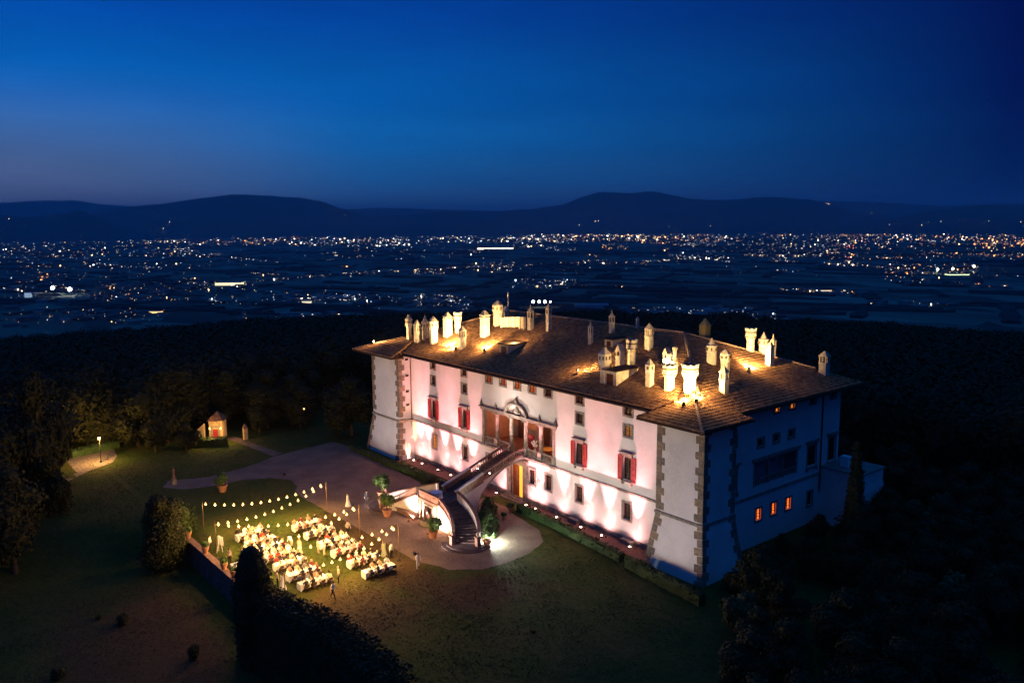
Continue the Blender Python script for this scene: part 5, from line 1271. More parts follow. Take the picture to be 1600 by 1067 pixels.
def body(pose):
    if pose not in BODY: J, E, Z = joints(pose); BODY[pose] = (skin_body('body', J, E, Z), J)
    return BODY[pose]
HAIRM = {}
def hair_mesh(pose, long):
    if (pose, long) in HAIRM: return HAIRM[(pose, long)]
    J = body(pose)[1]; h = Vector(J['head'][0]); mb = MB()
    prof = [(h.z + .005, .098), (h.z + .05, .106), (h.z + .10, .085), (h.z + .135, .04), (h.z + .142, .005)]
    mb.prism(h.x, h.y - .016, prof, 10, 0, 0, True)
    mb.prism(h.x, h.y - .05, [(h.z - .09, .06), (h.z - .02, .078), (h.z + .04, .07)], 8, 0, 0, True)
    if long: mb.prism(h.x, h.y - .075, [(h.z - .33, .05), (h.z - .25, .095), (h.z - .1, .10), (h.z + .02, .07)], 8, 0, 0, True, sy=.6)
    HAIRM[(pose, long)] = mb.fix('hair'); return HAIRM[(pose, long)]
DRESS = {}
def dress_mesh(pose):
    if pose in DRESS: return DRESS[pose]
    mb = MB()
    if pose.startswith('sit'):
        J = body(pose)[1]; c = J['chest'][0]
        def el(cx, cy, z, a, b_, tilt=0): return [(cx + a * math.cos(t), cy + b_ * math.sin(t), z + tilt * math.sin(t)) for t in [2 * PI * k / 10 for k in range(10)]]
        mb.loft([el(0, .40, .28, .24, .17), el(0, .36, .44, .25, .19), el(0, .20, .60, .24, .28), el(0, .02, .72, .17, .15), el(0, c[1], .90, .17, .15), el(0, c[1], 1.04, .16, .13)], 0, True, True)
    else:
        def el(cy, z, a, b_): return [(a * math.cos(t), cy + b_ * math.sin(t), z) for t in [2 * PI * k / 12 for k in range(12)]]
        mb.loft([el(-.05, .03, .38, .42), el(-.02, .45, .27, .28), el(0, .92, .18, .17), el(.01, 1.12, .15, .14), el(.01, 1.36, .175, .16), el(.01, 1.42, .16, .13)], 0, True, True)
    DRESS[pose] = mb.fix('dress'); return DRESS[pose]
TOPS = {'white': M_CLOTH, 'cream': mat('cloth_cream', (.62, .50, .36), .9), 'peach': mat('cloth_peach', (.62, .33, .22), .9), 'navy': mat('cloth_navy', (.02, .025, .05), .8), 'black': mat('cloth_black', (.012, .012, .014), .8), 'pink': mat('cloth_pink', (.60, .30, .30), .9), 'sage': mat('cloth_sage', (.28, .30, .20), .9), 'grey': mat('cloth_grey', (.22, .21, .21), .9), 'red': mat('cloth_red', (.45, .05, .03), .9), 'wine': mat('cloth_wine', (.16, .03, .04), .9)}
BOTT = ['black', 'navy', 'grey', 'cream']
def person(pose, x, y, z, rz, label, top='white', bottom='black', hair=1, long=False, dress=False, group=None, s=1.0):
    t = thing('person', label, 'person', (x, y, z), rz, group); t.scale = (s, s, s)
    me, J = body(pose)
    o = link('body', me, t)
    for i, m in ((1, TOPS[top]), (2, TOPS[bottom])): o.material_slots[i].link = 'OBJECT'; o.material_slots[i].material = m
    h = link('hair', hair_mesh(pose, long), t)
    if not h.data.materials: h.data.materials.append(M_HAIRS[0])
    h.material_slots[0].link = 'OBJECT'; h.material_slots[0].material = M_HAIRS[hair]
    if dress:
        d = link('dress', dress_mesh(pose), t)
        if not d.data.materials: d.data.materials.append(M_CLOTH)
        d.material_slots[0].link = 'OBJECT'; d.material_slots[0].material = TOPS[top]
    return t

# ------------------------------------------------------------------ dinner tables
cm = MB()
for sx in (-1, 1):
    for sy in (-1, 1): cm.box(sx * .19 - .018, sx * .19 + .018, sy * .19 - .018, sy * .19 + .018, 0, .44 if sy > 0 else .92)
cm.box(-.21, .21, -.21, .21, .44, .475); cm.box(-.21, .21, -.215, -.185, .62, .90)
CHAIRME = cm.fix('chair'); CHAIRME.materials.append(M_CHAIR)
pm = MB(); pm.prism(0, 0, [(0, .05), (.004, .10), (.016, .135), (.02, .13), (.008, .08)], 12); PLATEME = pm.fix('plate'); PLATEME.materials.append(M_PAPER)
M_GLASSW = mat('wine_glass', (.75, .72, .65), .1)
gmb = MB(); gmb.prism(0, 0, [(0, .035), (.005, .035), (.01, .006), (.09, .006), (.11, .03), (.17, .038), (.20, .03)], 8, 0, 0, True); GLASSME = gmb.fix('wine_glass'); GLASSME.materials.append(M_GLASSW)
M_CANDLE = mat('table_lamp_glow', (1, .8, .5), .5, emit=(1, .55, .16), strength=9, sample=False)
lm = MB(); lm.prism(0, 0, [(0, .05), (.015, .05), (.02, .01), (.24, .01)], 8, 0, 0); lm.prism(0, 0, [(.24, .07), (.33, .045)], 10, 0, 1, True); LAMPME = lm.fix('table_lamp'); LAMPME.materials.append(M_RAIL); LAMPME.materials.append(M_CANDLE)
fm = MB(); rnd = random.Random(9); leaf_cloud(fm, [(0, 0, .16, .13)], 40, .05, rnd, 1, 0); fm.prism(0, 0, [(0, .05), (.10, .06)], 8, 0, 1)
for q in range(12):
    a = rnd.uniform(0, 6.28); r = rnd.uniform(0, .12); z = .16 + rnd.uniform(0, .12); fm.prism(r * math.cos(a), r * math.sin(a), [(z, .01), (z + .02, .03), (z + .05, .01)], 5, 0, 2)
FLOWME = fm.mesh('flower_posy'); [FLOWME.materials.append(m) for m in (M_LEMON, M_GLASSW, TOPS['cream'])]
ordn = ['first', 'second', 'third', 'fourth', 'fifth', 'sixth', 'seventh', 'eighth']
prnd = random.Random(21)
def small(name, me, loc, label, cat, group):
    o = link(name, me); o.location = loc; return tag(o, label, cat, group)
def dinner_table(row, i, cx, y0, y1, guests=True, wide=.95):
    nth = ordn[i]; L = y1 - y0; cy = (y0 + y1) / 2; where = f'the {nth} {row} table'
    t = thing('dinner_table', f'long dinner table under a white cloth, {nth} from the far end of the {row} row', 'table', (cx, cy, 0), 0, 'white dinner tables on the lawn')
    m_ = MB(); m_.box(-wide / 2 + .01, wide / 2 - .01, -L / 2 + .01, L / 2 - .01, .70, .735); m_.obj('tabletop', M_CHAIR, t)
    for sx in (-1, 1):
        for sy in (-1, 1): m_ = MB(); m_.box(sx * .38 - .03, sx * .38 + .03, sy * (L / 2 - .15) - .03, sy * (L / 2 - .15) + .03, 0, .70); m_.obj('leg', M_CHAIR, t)
    m_ = MB(); w = wide / 2; h = L / 2; rr = random.Random(i + len(row)); top = []; bot = []
    peri = [(-w, -h + 2 * h * k / 14, 0) for k in range(14)] + [(-w + 2 * w * k / 5, h, 1) for k in range(5)] + [(w, h - 2 * h * k / 14, 0) for k in range(14)] + [(w - 2 * w * k / 5, -h, 1) for k in range(5)]
    for k, (x, y, e) in enumerate(peri): top.append((x, y, .755)); f = .05 + .035 * (k % 2); bot.append((x * (1 + f), y * (1 + f * .35), .06 + .02 * (k % 3) if e else .30 + .03 * (k % 2)))
    m_.loft([bot, [(x * 1.01, y * 1.005, .74) for x, y, z in top], top], 0, False, False); m_.add(top, [tuple(range(len(top)))])
    tag(link('tablecloth', m_.fix('tablecloth'), None, M_CLOTH), f'white tablecloth hanging to the grass at the ends of {where}', 'tablecloth', 'white tablecloths'); bpy.context.scene.objects[-1] if False else None
    C.objects[-1].location = (cx, cy, .001)
    n = 4
    for k in (0, 1):
        y = cy + (k - .5) * L * .5
        small('table_lamp', LAMPME, (cx + .05, y, .757), f'small glowing table lamp at the {["terrace wall", "staircase"][k]} end of {where}', 'table lamp', 'table lamps')
        lamp('table_lamp_light', 'POINT', (cx + .05, y, 1.22), 7, (1, .58, .22), None, .06)
        small('flower_posy', FLOWME, (cx - .1, cy + (k - .5) * L * .22, .757), f'cream flower posy in the middle of {where}, {["terrace wall", "staircase"][k]} side', 'flowers', 'flower posies')
    for sd in (-1, 1):
        for k in range(n):
            y = y0 + (k + .5) * L / n + prnd.uniform(-.05, .05); x = cx + sd * .78; rz = PI / 2 if sd > 0 else -PI / 2
            seat = f'seat {ordn[k]} from the terrace wall on the {"camera" if sd > 0 else "far"} side of {where}'.replace('camera', 'near')
            o = small('chair', CHAIRME, (x, y, 0), f'dark wooden chair, {ordn[k]} on the {"near" if sd > 0 else "far"} side of {where}', 'chair', 'dark dinner chairs'); o.rotation_euler = (0, 0, rz + prnd.uniform(-.1, .1))
            small('plate', PLATEME, (cx + sd * .27, y, .757), 'white dinner plate laid on a long white table', 'plate', 'dinner plates')
            small('wine_glass', GLASSME, (cx + sd * .1, y + .12, .757), 'stemmed wine glass on a long white table', 'glass', 'wine glasses')
            if not guests or prnd.random() < .08: continue
            fem = prnd.random() < .5; pose = prnd.choice(['sit', 'sit_lean', 'sit_talk'])
            top = prnd.choice(['cream', 'peach', 'pink', 'white', 'red', 'sage', 'wine', 'black', 'peach'] if fem else ['white', 'white', 'cream', 'navy', 'grey', 'black', 'peach', 'black'])
            hr = prnd.choice([0, 1, 1, 2] if fem else [0, 0, 1, 3]); hn = ['black', 'brown', 'blond', 'grey'][hr]
            lab = f'{hn} haired guest in {top} {"dress" if fem else "shirt"}, {ordn[k]} {"near" if sd > 0 else "far"} seat at {where}'
            person(pose, x - sd * .05, y, .0, rz + prnd.uniform(-.25, .25), lab, top, prnd.choice(BOTT), hr, fem, fem, 'seated dinner guests', prnd.uniform(.96, 1.05))
LT = [16.6, 19.3, 21.9, 24.5, 27.2, 30.4, 33.1]; RTB = [17.9, 21.1, 24.6, 27.8, 31.5, 34.7]
for i, x in enumerate(LT): dinner_table('left', i, x, -34.1, -30.7)
for i, x in enumerate(RTB): dinner_table('right', i, x, -27.8, -24.3)
t = thing('buffet_table', 'small buffet table under a white cloth beside the terrace wall, half behind the column tree', 'table', (24.4, -36.7, 0))
m_ = MB(); m_.box(-.5, .5, -.9, .9, .05, .76); m_.obj('tablecloth', M_CLOTH, t)
for q in range(6): small('wine_glass', GLASSME, (24.2 + .1 * q, -37.2 + .2 * q, .762), 'stemmed wine glass on the small buffet table', 'glass', 'glasses on the buffet')
small('table_lamp', LAMPME, (24.4, -36.5, .762), 'small glowing lamp on the buffet table', 'table lamp', 'table lamps'); lamp('table_lamp_light', 'POINT', (24.4, -36.5, 1.25), 8, (1, .55, .2), None, .06)
# standing people
SG = 'standing and walking people'
for a in (
    ('walk', 36.8, -32.3, R(-60), 'waiter in white shirt and dark trousers walking away on the near corner of the lawn', 'white', 'black', 0, False, False),
    ('walk_carry', 36.2, -22.2, R(-120), 'waiter all in white walking on the gravel edge right of the string lights', 'white', 'white', 0, False, False),
    ('stand', 14.75, -16.3, R(-150), 'man in black suit standing on the gravel behind the left flight', 'black', 'black', 0, False, False),
    ('stand', 14.0, -18.6, R(150), 'woman in long white dress on the gravel left of the man in black', 'white', 'white', 1, True, True),
    ('stand', 25.9, -28.5, R(180), 'guest in cream suit standing between the two rows with another guest', 'cream', 'cream', 1, False, False),
    ('stand', 26.7, -28.2, R(120), 'guest in white shirt standing between the two rows, partner of the cream suit', 'white', 'cream', 0, False, False),
    ('walk', 24.3, -30.0, R(40), 'woman in cream dress stepping across the aisle between the rows', 'cream', 'cream', 2, True, True),
    ('bend', 22.6, -30.1, R(120), 'person in white bending over on the grass in the aisle', 'white', 'cream', 0, False, False),
    ('stand', 31.75, -35.2, R(20), 'woman in long white gown standing behind the near left table', 'white', 'white', 1, True, True),
    ('stand', 30.9, -35.4, R(-10), 'man in cream jacket standing beside the woman in the white gown', 'cream', 'black', 0, False, False),
    ('stand', 17.0, -37.3, R(-40), 'man in pale blue white shirt standing by the terrace wall near the welcome board', 'white', 'navy', 0, False, False),
    ('stand', 22.2, -37.0, R(30), 'person in pale top standing by the buffet table', 'cream', 'black', 1, False, False),
    ('stand', 23.1, -35.7, R(-160), 'person in black standing at the end of the buffet table', 'black', 'black', 0, False, False),
    ('stand', 31.9, -22.9, R(-70), 'man in white shirt standing between the right tables and the gravel', 'white', 'black', 0, False, False),
    ('stand', 30.9, -23.2, R(100), 'guest in sage dress standing at the staircase end of the right row', 'sage', 'sage', 1, True, True),
    ('walk_carry', 23.0, -23.4, R(-100), 'waiter in grey waistcoat carrying plates along the far end of the right row', 'grey', 'black', 0, False, False),
    ('stand', 33.9, -30.2, R(160), 'waiter in cream jacket bending towards the near left table', 'cream', 'black', 3, False, False),
): person(a[0], a[1], a[2], 0, a[3], a[4], a[5], a[6], a[7], a[8], a[9], SG)
# welcome board on an easel
t = thing('easel', 'white welcome board on a white easel standing near the terrace wall', 'sign', (18.2, -36.6, 0), R(25))
for p, q in (((-.3, .1, 0), (-.08, 0, 1.9)), ((.3, .1, 0), (.08, 0, 1.9)), ((0, -.5, 0), (0, 0, 1.8))): m_ = MB(); m_.tube([p, q], .03, 5); m_.obj('leg', M_PAPER, t)
m_ = MB(); m_.box(-.4, .4, .1, .14, .75, 1.75); m_.obj('board', M_PAPER, t)

# ------------------------------------------------------------------ string lights
PO = {'a': (12.2, -36.3), 'b': (19.7, -37.5), 'c': (27.6, -37.6), 'd': (36.3, -36.9), 'e': (14.55, -21.8), 'f': (24.8, -22.8), 'g': (32.9, -22.5)}
PL = {'a': 'thin pole at the far left corner of the dinner lawn', 'b': 'thin pole beside the welcome board', 'c': 'thin pole hidden behind the dark column tree', 'd': 'thin pole at the near left corner beside the laurel hedge', 'e': 'thin pole at the far gravel edge of the lawn', 'f': 'thin pole in the middle of the gravel edge', 'g': 'thin pole at the near end of the gravel edge'}
for k, (x, y) in PO.items():
    t = thing('light_pole', PL[k], 'pole', (x, y, 0), 0, 'poles carrying the string lights')
    m_ = MB(); m_.tube([(0, 0, .02), (0, 0, 4.1)], .045, 6); m_.obj('post', M_RUST, t)
    m_ = MB(); m_.prism(0, 0, [(0.005, .28), (.03, .28), (.05, .06)], 10); m_.obj('base', M_IRON, t)
bm_ = MB(); bm_.prism(0, 0, [(-.08, .02), (-.05, .06), (.0, .07), (.06, .04), (.09, .02)], 8, 0, 0, True); BULBME = bm_.fix('bulb'); BULBME.materials.append(M_BULB)
sm_ = MB(); sm_.prism(0, 0, [(-.09, .15), (-.075, .145), (.02, .07), (.15, .02), (.18, .01)], 10, 0, 0, True, cap=False); SHADEME = sm_.fix('lamp_shade'); SHADEME.materials.append(M_SHADEGLOW)
STR = [('a', 'e', 14, 'far string of bulbs from the far left pole to the far gravel pole'), ('b', 'e', 13, 'string of bulbs from the welcome board pole to the far gravel pole'), ('b', 'f', 15, 'string of bulbs from the welcome board pole to the middle gravel pole'), ('c', 'f', 14, 'string of bulbs from the hidden pole to the middle gravel pole'), ('c', 'g', 15, 'string of bulbs from the hidden pole to the near gravel pole'), ('d', 'g', 14, 'near string of bulbs from the laurel hedge pole to the near gravel pole')]
for a, b_, n, lab in STR:
    p, q = Vector((*PO[a], 4.02)), Vector((*PO[b_], 4.02)); t = thing('string_light', lab, 'string lights', p, 0, 'strings of bulbs over the dinner lawn')
    f = lambda s: p.lerp(q, s) - Vector((0, 0, 1.05 * 4 * s * (1 - s)))
    m_ = MB(); m_.tube([f(k / 24) - p for k in range(25)], .012, 4); m_.obj('cable', M_IRON, t)
    for k in range(n):
        w = f((k + .35) / n)
        o = link('bulb', BULBME, t); o.location = w - p - Vector((0, 0, .20))
        sh = link('lamp_shade', SHADEME, o); sh.location = (0, 0, .10)
        lamp('bulb_light', 'POINT', w - Vector((0, 0, .33)), 100, (1.0, .55, .17), None, .09)
# ------------------------------------------------------------------ trees one by one on the hilltop
trnd = random.Random(77)
def sees(x, y, z=4):
    d = Vector((x, y, z)) - CAM_LOC; f = d.dot(FWD)
    if f < 12: return False
    u = 800 + FPX * d.dot(RT) / f; v = 533.5 - FPX * d.dot(UP) / f
    return -90 < u < 1690 and 430 < v < 1180
def upx(x, y):
    d = Vector((x, y, 4)) - CAM_LOC; return 800 + FPX * d.dot(RT) / d.dot(FWD)
placed = []
def free(x, y, m):
    for a, b_, r in placed:
        if (x - a) ** 2 + (y - b_) ** 2 < (m + r) ** 2 * .55: return False
    return True
def in_clear(x, y):
    # places that stay open: lawns, gravel, house, paths
    if -17 < x < 62 and -39.5 < y < 33: return True
    if y < -38 and x > 8 and y > -70 and x < 92 - (y + 38) * -.4: return True     # rough slope below the terrace wall
    if -27 < x < -8 and -40 < y < -6: return True
    if -30 < x < -12 and -22 < y < -12: return True
    if -36 < x < -20 and -56 < y < -34: return True
    if math.hypot(x - CAM_LOC.x, y - CAM_LOC.y) < 24: return True
    return False
def scatter(n, fx, fy, kinds, label, group, smin, smax, test=None):
    c = 0
    for _ in range(n * 14):
        if c >= n: break
        x, y = fx(), fy(); k = trnd.choice(kinds); s = trnd.uniform(smin, smax); m = 2.2 * s
        if in_clear(x, y) or not sees(x, y) or not free(x, y, m) or (test and not test(x, y)): continue
        u = upx(x, y); ds = math.hypot(x - CAM_LOC.x, y - CAM_LOC.y); side = 'left edge' if u < 200 else 'left side' if u < 560 else 'middle' if u < 1000 else 'right side' if u < 1400 else 'right edge'
        lb = label.replace('tree', ('tall ' if s > 1.3 or (s > 1.0 and u > 1000) else 'low ' if s < .72 else '') + {'oak': 'broad oak', 'cypress': 'pointed cypress', 'olive': 'pale olive tree'}[k]) + f', {"near" if ds < 70 else "far" if ds > 160 else "middle"} row, {side}'
        placed.append((x, y, m)); plant_tree(k, trnd.randrange(1, 4 if k == 'oak' else 3), x, y, s, lb, group); c += 1
U = trnd.uniform
lamp_at = at(158, 722)
scatter(75, lambda: U(62, 125), lambda: U(-42, 45), ['oak', 'oak', 'oak', 'olive'], 'dark tree in the wood right of the villa', 'trees right of the villa', .62, .95, lambda x, y: upx(x, y) > 1150)
scatter(45, lambda: U(20, 130), lambda: U(33, 110), ['oak'], 'dark tree in the wood behind the villa', 'trees behind the villa', .8, 1.15)
scatter(85, lambda: U(-100, -17), lambda: U(-75, 60), ['oak'], 'dark tree in the park left of the villa', 'trees left of the villa', 1.0, 1.65, lambda x, y: not (85 < upx(x, y) < 225 and math.hypot(x - CAM_LOC.x, y - CAM_LOC.y) < math.hypot(lamp_at.x - CAM_LOC.x, lamp_at.y - CAM_LOC.y) + 6))
scatter(45, lambda: U(-140, 20), lambda: U(30, 130), ['oak'], 'dark tree of the park beyond the left bastion', 'trees beyond the left bastion', 1.1, 1.75)
for (x, y, k, s, lb) in (
                         (63.2, 16.2, 'cypress', 1.0, 'dark cypress standing against the blue side wall'), (65.5, 9.5, 'oak', .55, 'low bushy tree under the lit side windows'), (60.8, -1.5, 'shrub', 1.2, 'shrub at the foot of the nearest bastion corner'), (62.5, 3.5, 'oak', .45, 'low tree beside the blue side wall'), (66.5, 23, 'oak', .6, 'tree in front of the low rear bastion')):
    plant_tree(k, 2 if k == 'cypress' else 3 if k == 'oak' else 1, x, y, s, lb, None)
for (u, v, sc, hz_, lb) in ((64, 795, 1.3, 2.4, 'largest dark oak in front of the drive at the left'), (22, 872, 1.25, 1.5, 'nearest dark oak at the left edge'), (80, 806, .7, 1.1, 'lower dark oak leaning out right of the largest one'), (-14, 705, 1.6, 1.9, 'tall oak cut by the left edge of the view')):
    p = at(u, v); plant_tree('oak', 1 + int(sc * 10) % 3, p.x, p.y, sc, lb, None, sz=hz_, z=-1.0)
for i, (x, y, sc) in enumerate(((59.6, 5.2, .40), (58.8, 9.6, .36), (59.8, 13.6, .44), (58.6, 17.4, .40), (61.5, 20.2, .55), (63.5, 7.5, .6))): plant_tree('oak', 1 + i % 3, x, y, sc, ['first', 'second', 'third', 'fourth', 'fifth', 'outer'][i] + ' low bushy tree along the foot of the blue side wall', 'bushy trees along the side wall')
for (u, v, sc, lb) in ((292, 704, .62, 'small dark oak just left of the gatehouse'), (243, 706, .8, 'dark oak between the park lamp and the gatehouse'), (262, 690, 1.2, 'taller oak behind the gap between the park lamp and the gatehouse'), (405, 676, .7, 'small oak right of the lone gate pillar'), (470, 668, .95, 'dark oak at the far edge of the lawn behind the drive'), (1352, 812, .62, 'low tree against the end of the low rear bastion'), (1330, 850, .5, 'bushy tree in front of the low rear bastion')):
    p = at(u, v); plant_tree('oak', 1 + int(u) % 3, p.x, p.y, sc, lb, None)
def on_ground(u, v):
    d = ray(u, v); k = 60
    while k < 1500:
        p = CAM_LOC + d * k
        if p.z <= ground_z(p.x, p.y): return p, k
        k += 1
    return p, k
for (u, w, sc, lb) in ((745, 44, 1.0, 'left one of two tall dark cypress tips rising behind the roof'), (758, 40, .9, 'right one of two tall dark cypress tips rising behind the roof')):
    p, k = on_ground(u, 503); h = w * 1.3 * k / FPX / 12.6; plant_tree('cypress', 2, p.x, p.y, h, lb, None, sz=h)
# scrub on the rough slope below the wall
for q in range(26):
    x, y = U(14, 84), U(-66, -42)
    if free(x, y, 1): placed.append((x, y, 1)); plant_tree('shrub', trnd.randrange(1, 3), x, y, U(.25, .6), 'low dark shrub on the rough slope below the terrace wall', 'shrubs on the rough slope', name='shrub', cat='shrub')
sheet_pts = [(20, -43.5), (29, -42.6), (38, -44.5), (46, -50), (44, -56), (34, -53), (25, -49)]
def drape(name, pts, m, lift=.03, step=1.2):
    import itertools
    xs_ = [p[0] for p in pts]; ys_ = [p[1] for p in pts]; mb = MB()
    def inside(x, y):
        c = False; j = len(pts) - 1
        for i in range(len(pts)):
            if (pts[i][1] > y) != (pts[j][1] > y) and x < (pts[j][0] - pts[i][0]) * (y - pts[i][1]) / (pts[j][1] - pts[i][1]) + pts[i][0]: c = not c
            j = i
        return c
    return None

# ------------------------------------------------------------------ the far wood: one mass of crowns down the hillside
R_ = lambda x, y: math.hypot(x - 20, y)
wp = []
for _ in range(26000):
    u = trnd.uniform(-120, 1720); r = 95 * (14.5 ** trnd.random()); d = ray(u, 500); h = Vector((d.x, d.y)).normalized(); x, y = CAM_LOC.x + h.x * r, CAM_LOC.y + h.y * r
    if in_clear(x, y) or (-20 < x < 84 and -44 < y < 50): continue
    if u > 600 and R_(x, y) > 420 and trnd.random() < .75: continue
    if math.hypot(x - 20, y) < 62 and x < 20: continue
    R0 = math.hypot(x - 20, y)
    if R0 > 1250: continue
    if R0 > 260 and noise.noise(Vector((x * .006, y * .006, 7))) + .6 * noise.noise(Vector((x * .02, y * .02, 3))) < -.42 + (R0 - 260) / 1300: continue
    wp.append((x, y, ground_z(x, y)))
wm = bpy.data.meshes.new('woodland'); wm.from_pydata(wp, [], []); wo = link('woodland', wm, None, M_LEAF, 'stuff')
cb = MB(); rr = random.Random(4); bl = []
for q in range(6): a = rr.uniform(0, 6.28); d_ = rr.uniform(0, 2.6); bl.append((d_ * math.cos(a), d_ * math.sin(a), rr.uniform(2.6, 6.0), rr.uniform(1.6, 2.6)))
core(cb, bl, .72); leaf_cloud(cb, bl, 1900, .27, rr)
cm_ = cb.mesh('wood_crown'); cm_.materials.append(M_LEAF)
co = link('far_oak_crown', cm_, None); co.location = (-62, 24, ground_z(-62, 24)); tag(co, 'dark tree at the near edge of the woodland left of the villa', 'tree')
ng = bpy.data.node_groups.new('wood', 'GeometryNodeTree')
ng.interface.new_socket('Geometry', in_out='INPUT', socket_type='NodeSocketGeometry'); ng.interface.new_socket('Geometry', in_out='OUTPUT', socket_type='NodeSocketGeometry')
gi, go = ng.nodes.new('NodeGroupInput'), ng.nodes.new('NodeGroupOutput')
ip = ng.nodes.new('GeometryNodeInstanceOnPoints'); oi = ng.nodes.new('GeometryNodeObjectInfo'); oi.inputs[0].default_value = co
rv = ng.nodes.new('FunctionNodeRandomValue'); rv.data_type = 'FLOAT'; rv.inputs[2].default_value = .65; rv.inputs[3].default_value = 1.7
rz_ = ng.nodes.new('FunctionNodeRandomValue'); rz_.data_type = 'FLOAT_VECTOR'; rz_.inputs[0].default_value = (0, 0, 0); rz_.inputs[1].default_value = (0, 0, 6.28)
mp = ng.nodes.new('GeometryNodeMeshToPoints')
ng.links.new(gi.outputs[0], mp.inputs[0]); ng.links.new(mp.outputs[0], ip.inputs[0]); ng.links.new(oi.outputs['Geometry'], ip.inputs['Instance']); ng.links.new(rv.outputs[1], ip.inputs['Scale']); ng.links.new(rz_.outputs[0], ip.inputs['Rotation']); ng.links.new(ip.outputs[0], go.inputs[0])
md = wo.modifiers.new('wood', 'NODES'); md.node_group = ng

# ------------------------------------------------------------------ lights along the drive and the little gatehouse
gh = thing('gatehouse', 'little lamplit gatehouse with red door at the end of the gravel path', 'gatehouse', (-28.4, -20.4, 0), R(52))
M_OCHRE = mat('ochre_plaster', (.46, .34, .18), .9, 1.5, .2)
m_ = MB(); m_.box(-1.1, 1.1, 0, 2.2, 0, 3.6); m_.obj('wall', M_OCHRE, gh)
m_ = MB(); m_.loft([[(-1.35, -.3, 3.602), (1.35, -.3, 3.602), (1.35, 2.5, 3.602), (-1.35, 2.5, 3.602)], [(-.05, 1, 5.0), (.05, 1, 5.0), (.05, 1.2, 5.0), (-.05, 1.2, 5.0)]]); m_.obj('roof', M_TILE, gh)
m_ = MB(); m_.box(-.45, .45, -.06, .0, 0, 2.2); m_.obj('door', M_SHUTTER, gh)
m_ = MB(); m_.box(-.75, -.45, -.12, -.0, 0, 2.5); m_.box(.45, .75, -.12, 0, 0, 2.5); m_.box(-.75, .75, -.12, 0, 2.5, 2.75); m_.obj('door_frame', M_STONE, gh)
m_ = MB(); m_.loft([[(-1.0, -.15, 2.9), (1.0, -.15, 2.9), (1.0, -.02, 2.9), (-1.0, -.02, 2.9)], [(-.05, -.15, 3.5), (.05, -.15, 3.5), (.05, -.02, 3.5), (-.05, -.02, 3.5)]]); m_.obj('gable', M_OCHRE, gh)
for s in (-1, 1):
    m_ = MB(); m_.prism(s * .9, -.2, [(2.2, .04), (2.25, .1), (2.45, .1), (2.55, .02)], 8); m_.obj('lantern', M_BULB, gh)
lamp('gate_light', 'POINT', (-26.3, -22.3, 2.6), 260, (1, .55, .18), None, .1); lamp('gate_light', 'POINT', (-26.0, -19.2, 2.2), 200, (1, .55, .18), None, .1)
gw = thing('garden_wall', 'lit ochre garden wall running back from the gatehouse', 'wall', (-29.6, -21.8, 0), R(-140)); m_ = MB(); m_.loft([[(0, -.2, 0), (0, .2, 0), (0, .2, 3.2), (0, -.2, 3.2)], [(2.6, -.2, 0), (2.6, .2, 0), (2.6, .2, .9), (2.6, -.2, .9)]]); m_.obj('wall', M_OCHRE, gw)
gp = thing('gate_pillar', 'lone lit gate pillar with pointed cap right of the gatehouse', 'pillar', (-26.9, -16.0, 0)); m_ = MB(); m_.box(-.32, .32, -.32, .32, 0, 1.9); m_.obj('pillar', M_OCHRE, gp); m_ = MB(); m_.prism(0, 0, [(1.9, .5), (2.0, .5), (2.7, .03)], 4, PI / 4); m_.obj('cap', M_RAIL, gp)
hedge('gate_hedge', [(-27.5, -23.6), (-26.0, -21.6), (-25.3, -19.6)], 1.3, 1.3, 'rounded hedge in front of the lit gatehouse', m=M_BOX, dens=30, size=.16, seed=14)
# street lamp with the lit hedge
lp0 = at(158, 722); lx, ly = lp0.x, lp0.y
sl_ = thing('street_lamp', 'park lamp on a dark post lighting the hedge by the drive', 'street lamp', (lx, ly, 0)); m_ = MB(); m_.tube([(0, 0, 0), (0, 0, 3.6)], [.06, .045], 8); m_.prism(0, 0, [(0.005, .2), (.25, .14), (.3, .07)], 8); m_.obj('post', M_IRON, sl_)
m_ = MB(); m_.prism(0, 0, [(3.6, .05), (3.65, .16), (3.95, .2)], 8); m_.obj('lantern', M_BULB, sl_); m_ = MB(); m_.prism(0, 0, [(3.96, .28), (4.0, .28), (4.15, .03)], 8); m_.obj('cap', M_IRON, sl_)
lamp('street_light', 'POINT', (lx + .45, ly - .35, 3.2), 1100, (1, .55, .17), None, .12)
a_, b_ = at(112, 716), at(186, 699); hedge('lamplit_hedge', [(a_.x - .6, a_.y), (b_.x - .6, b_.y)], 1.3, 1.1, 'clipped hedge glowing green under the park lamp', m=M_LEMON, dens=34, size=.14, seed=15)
for i, (u, v) in enumerate(((128, 700), (170, 690))): p = at(u, v); placed.append((p.x, p.y, 1)); plant_tree('olive', 1 + i % 2, p.x - 1, p.y + 1, .75, ['olive tree lit by the park lamp, left one', 'olive tree lit by the park lamp, right one'][i], None)
p = at(12, 765); lamp('drive_light', 'POINT', (p.x, p.y, 4.2), 1600, (1, .5, .15), None, .12)
t = thing('street_lamp', 'park lamp over the drive at the left edge of the view', 'street lamp', (p.x - .3, p.y, 0)); m_ = MB(); m_.tube([(0, 0, 0), (0, 0, 4.6)], .05, 8); m_.obj('post', M_IRON, t); m_ = MB(); m_.prism(.3, 0, [(4.4, .2), (4.55, .2), (4.65, .03)], 8); m_.obj('lantern', M_IRON, t)
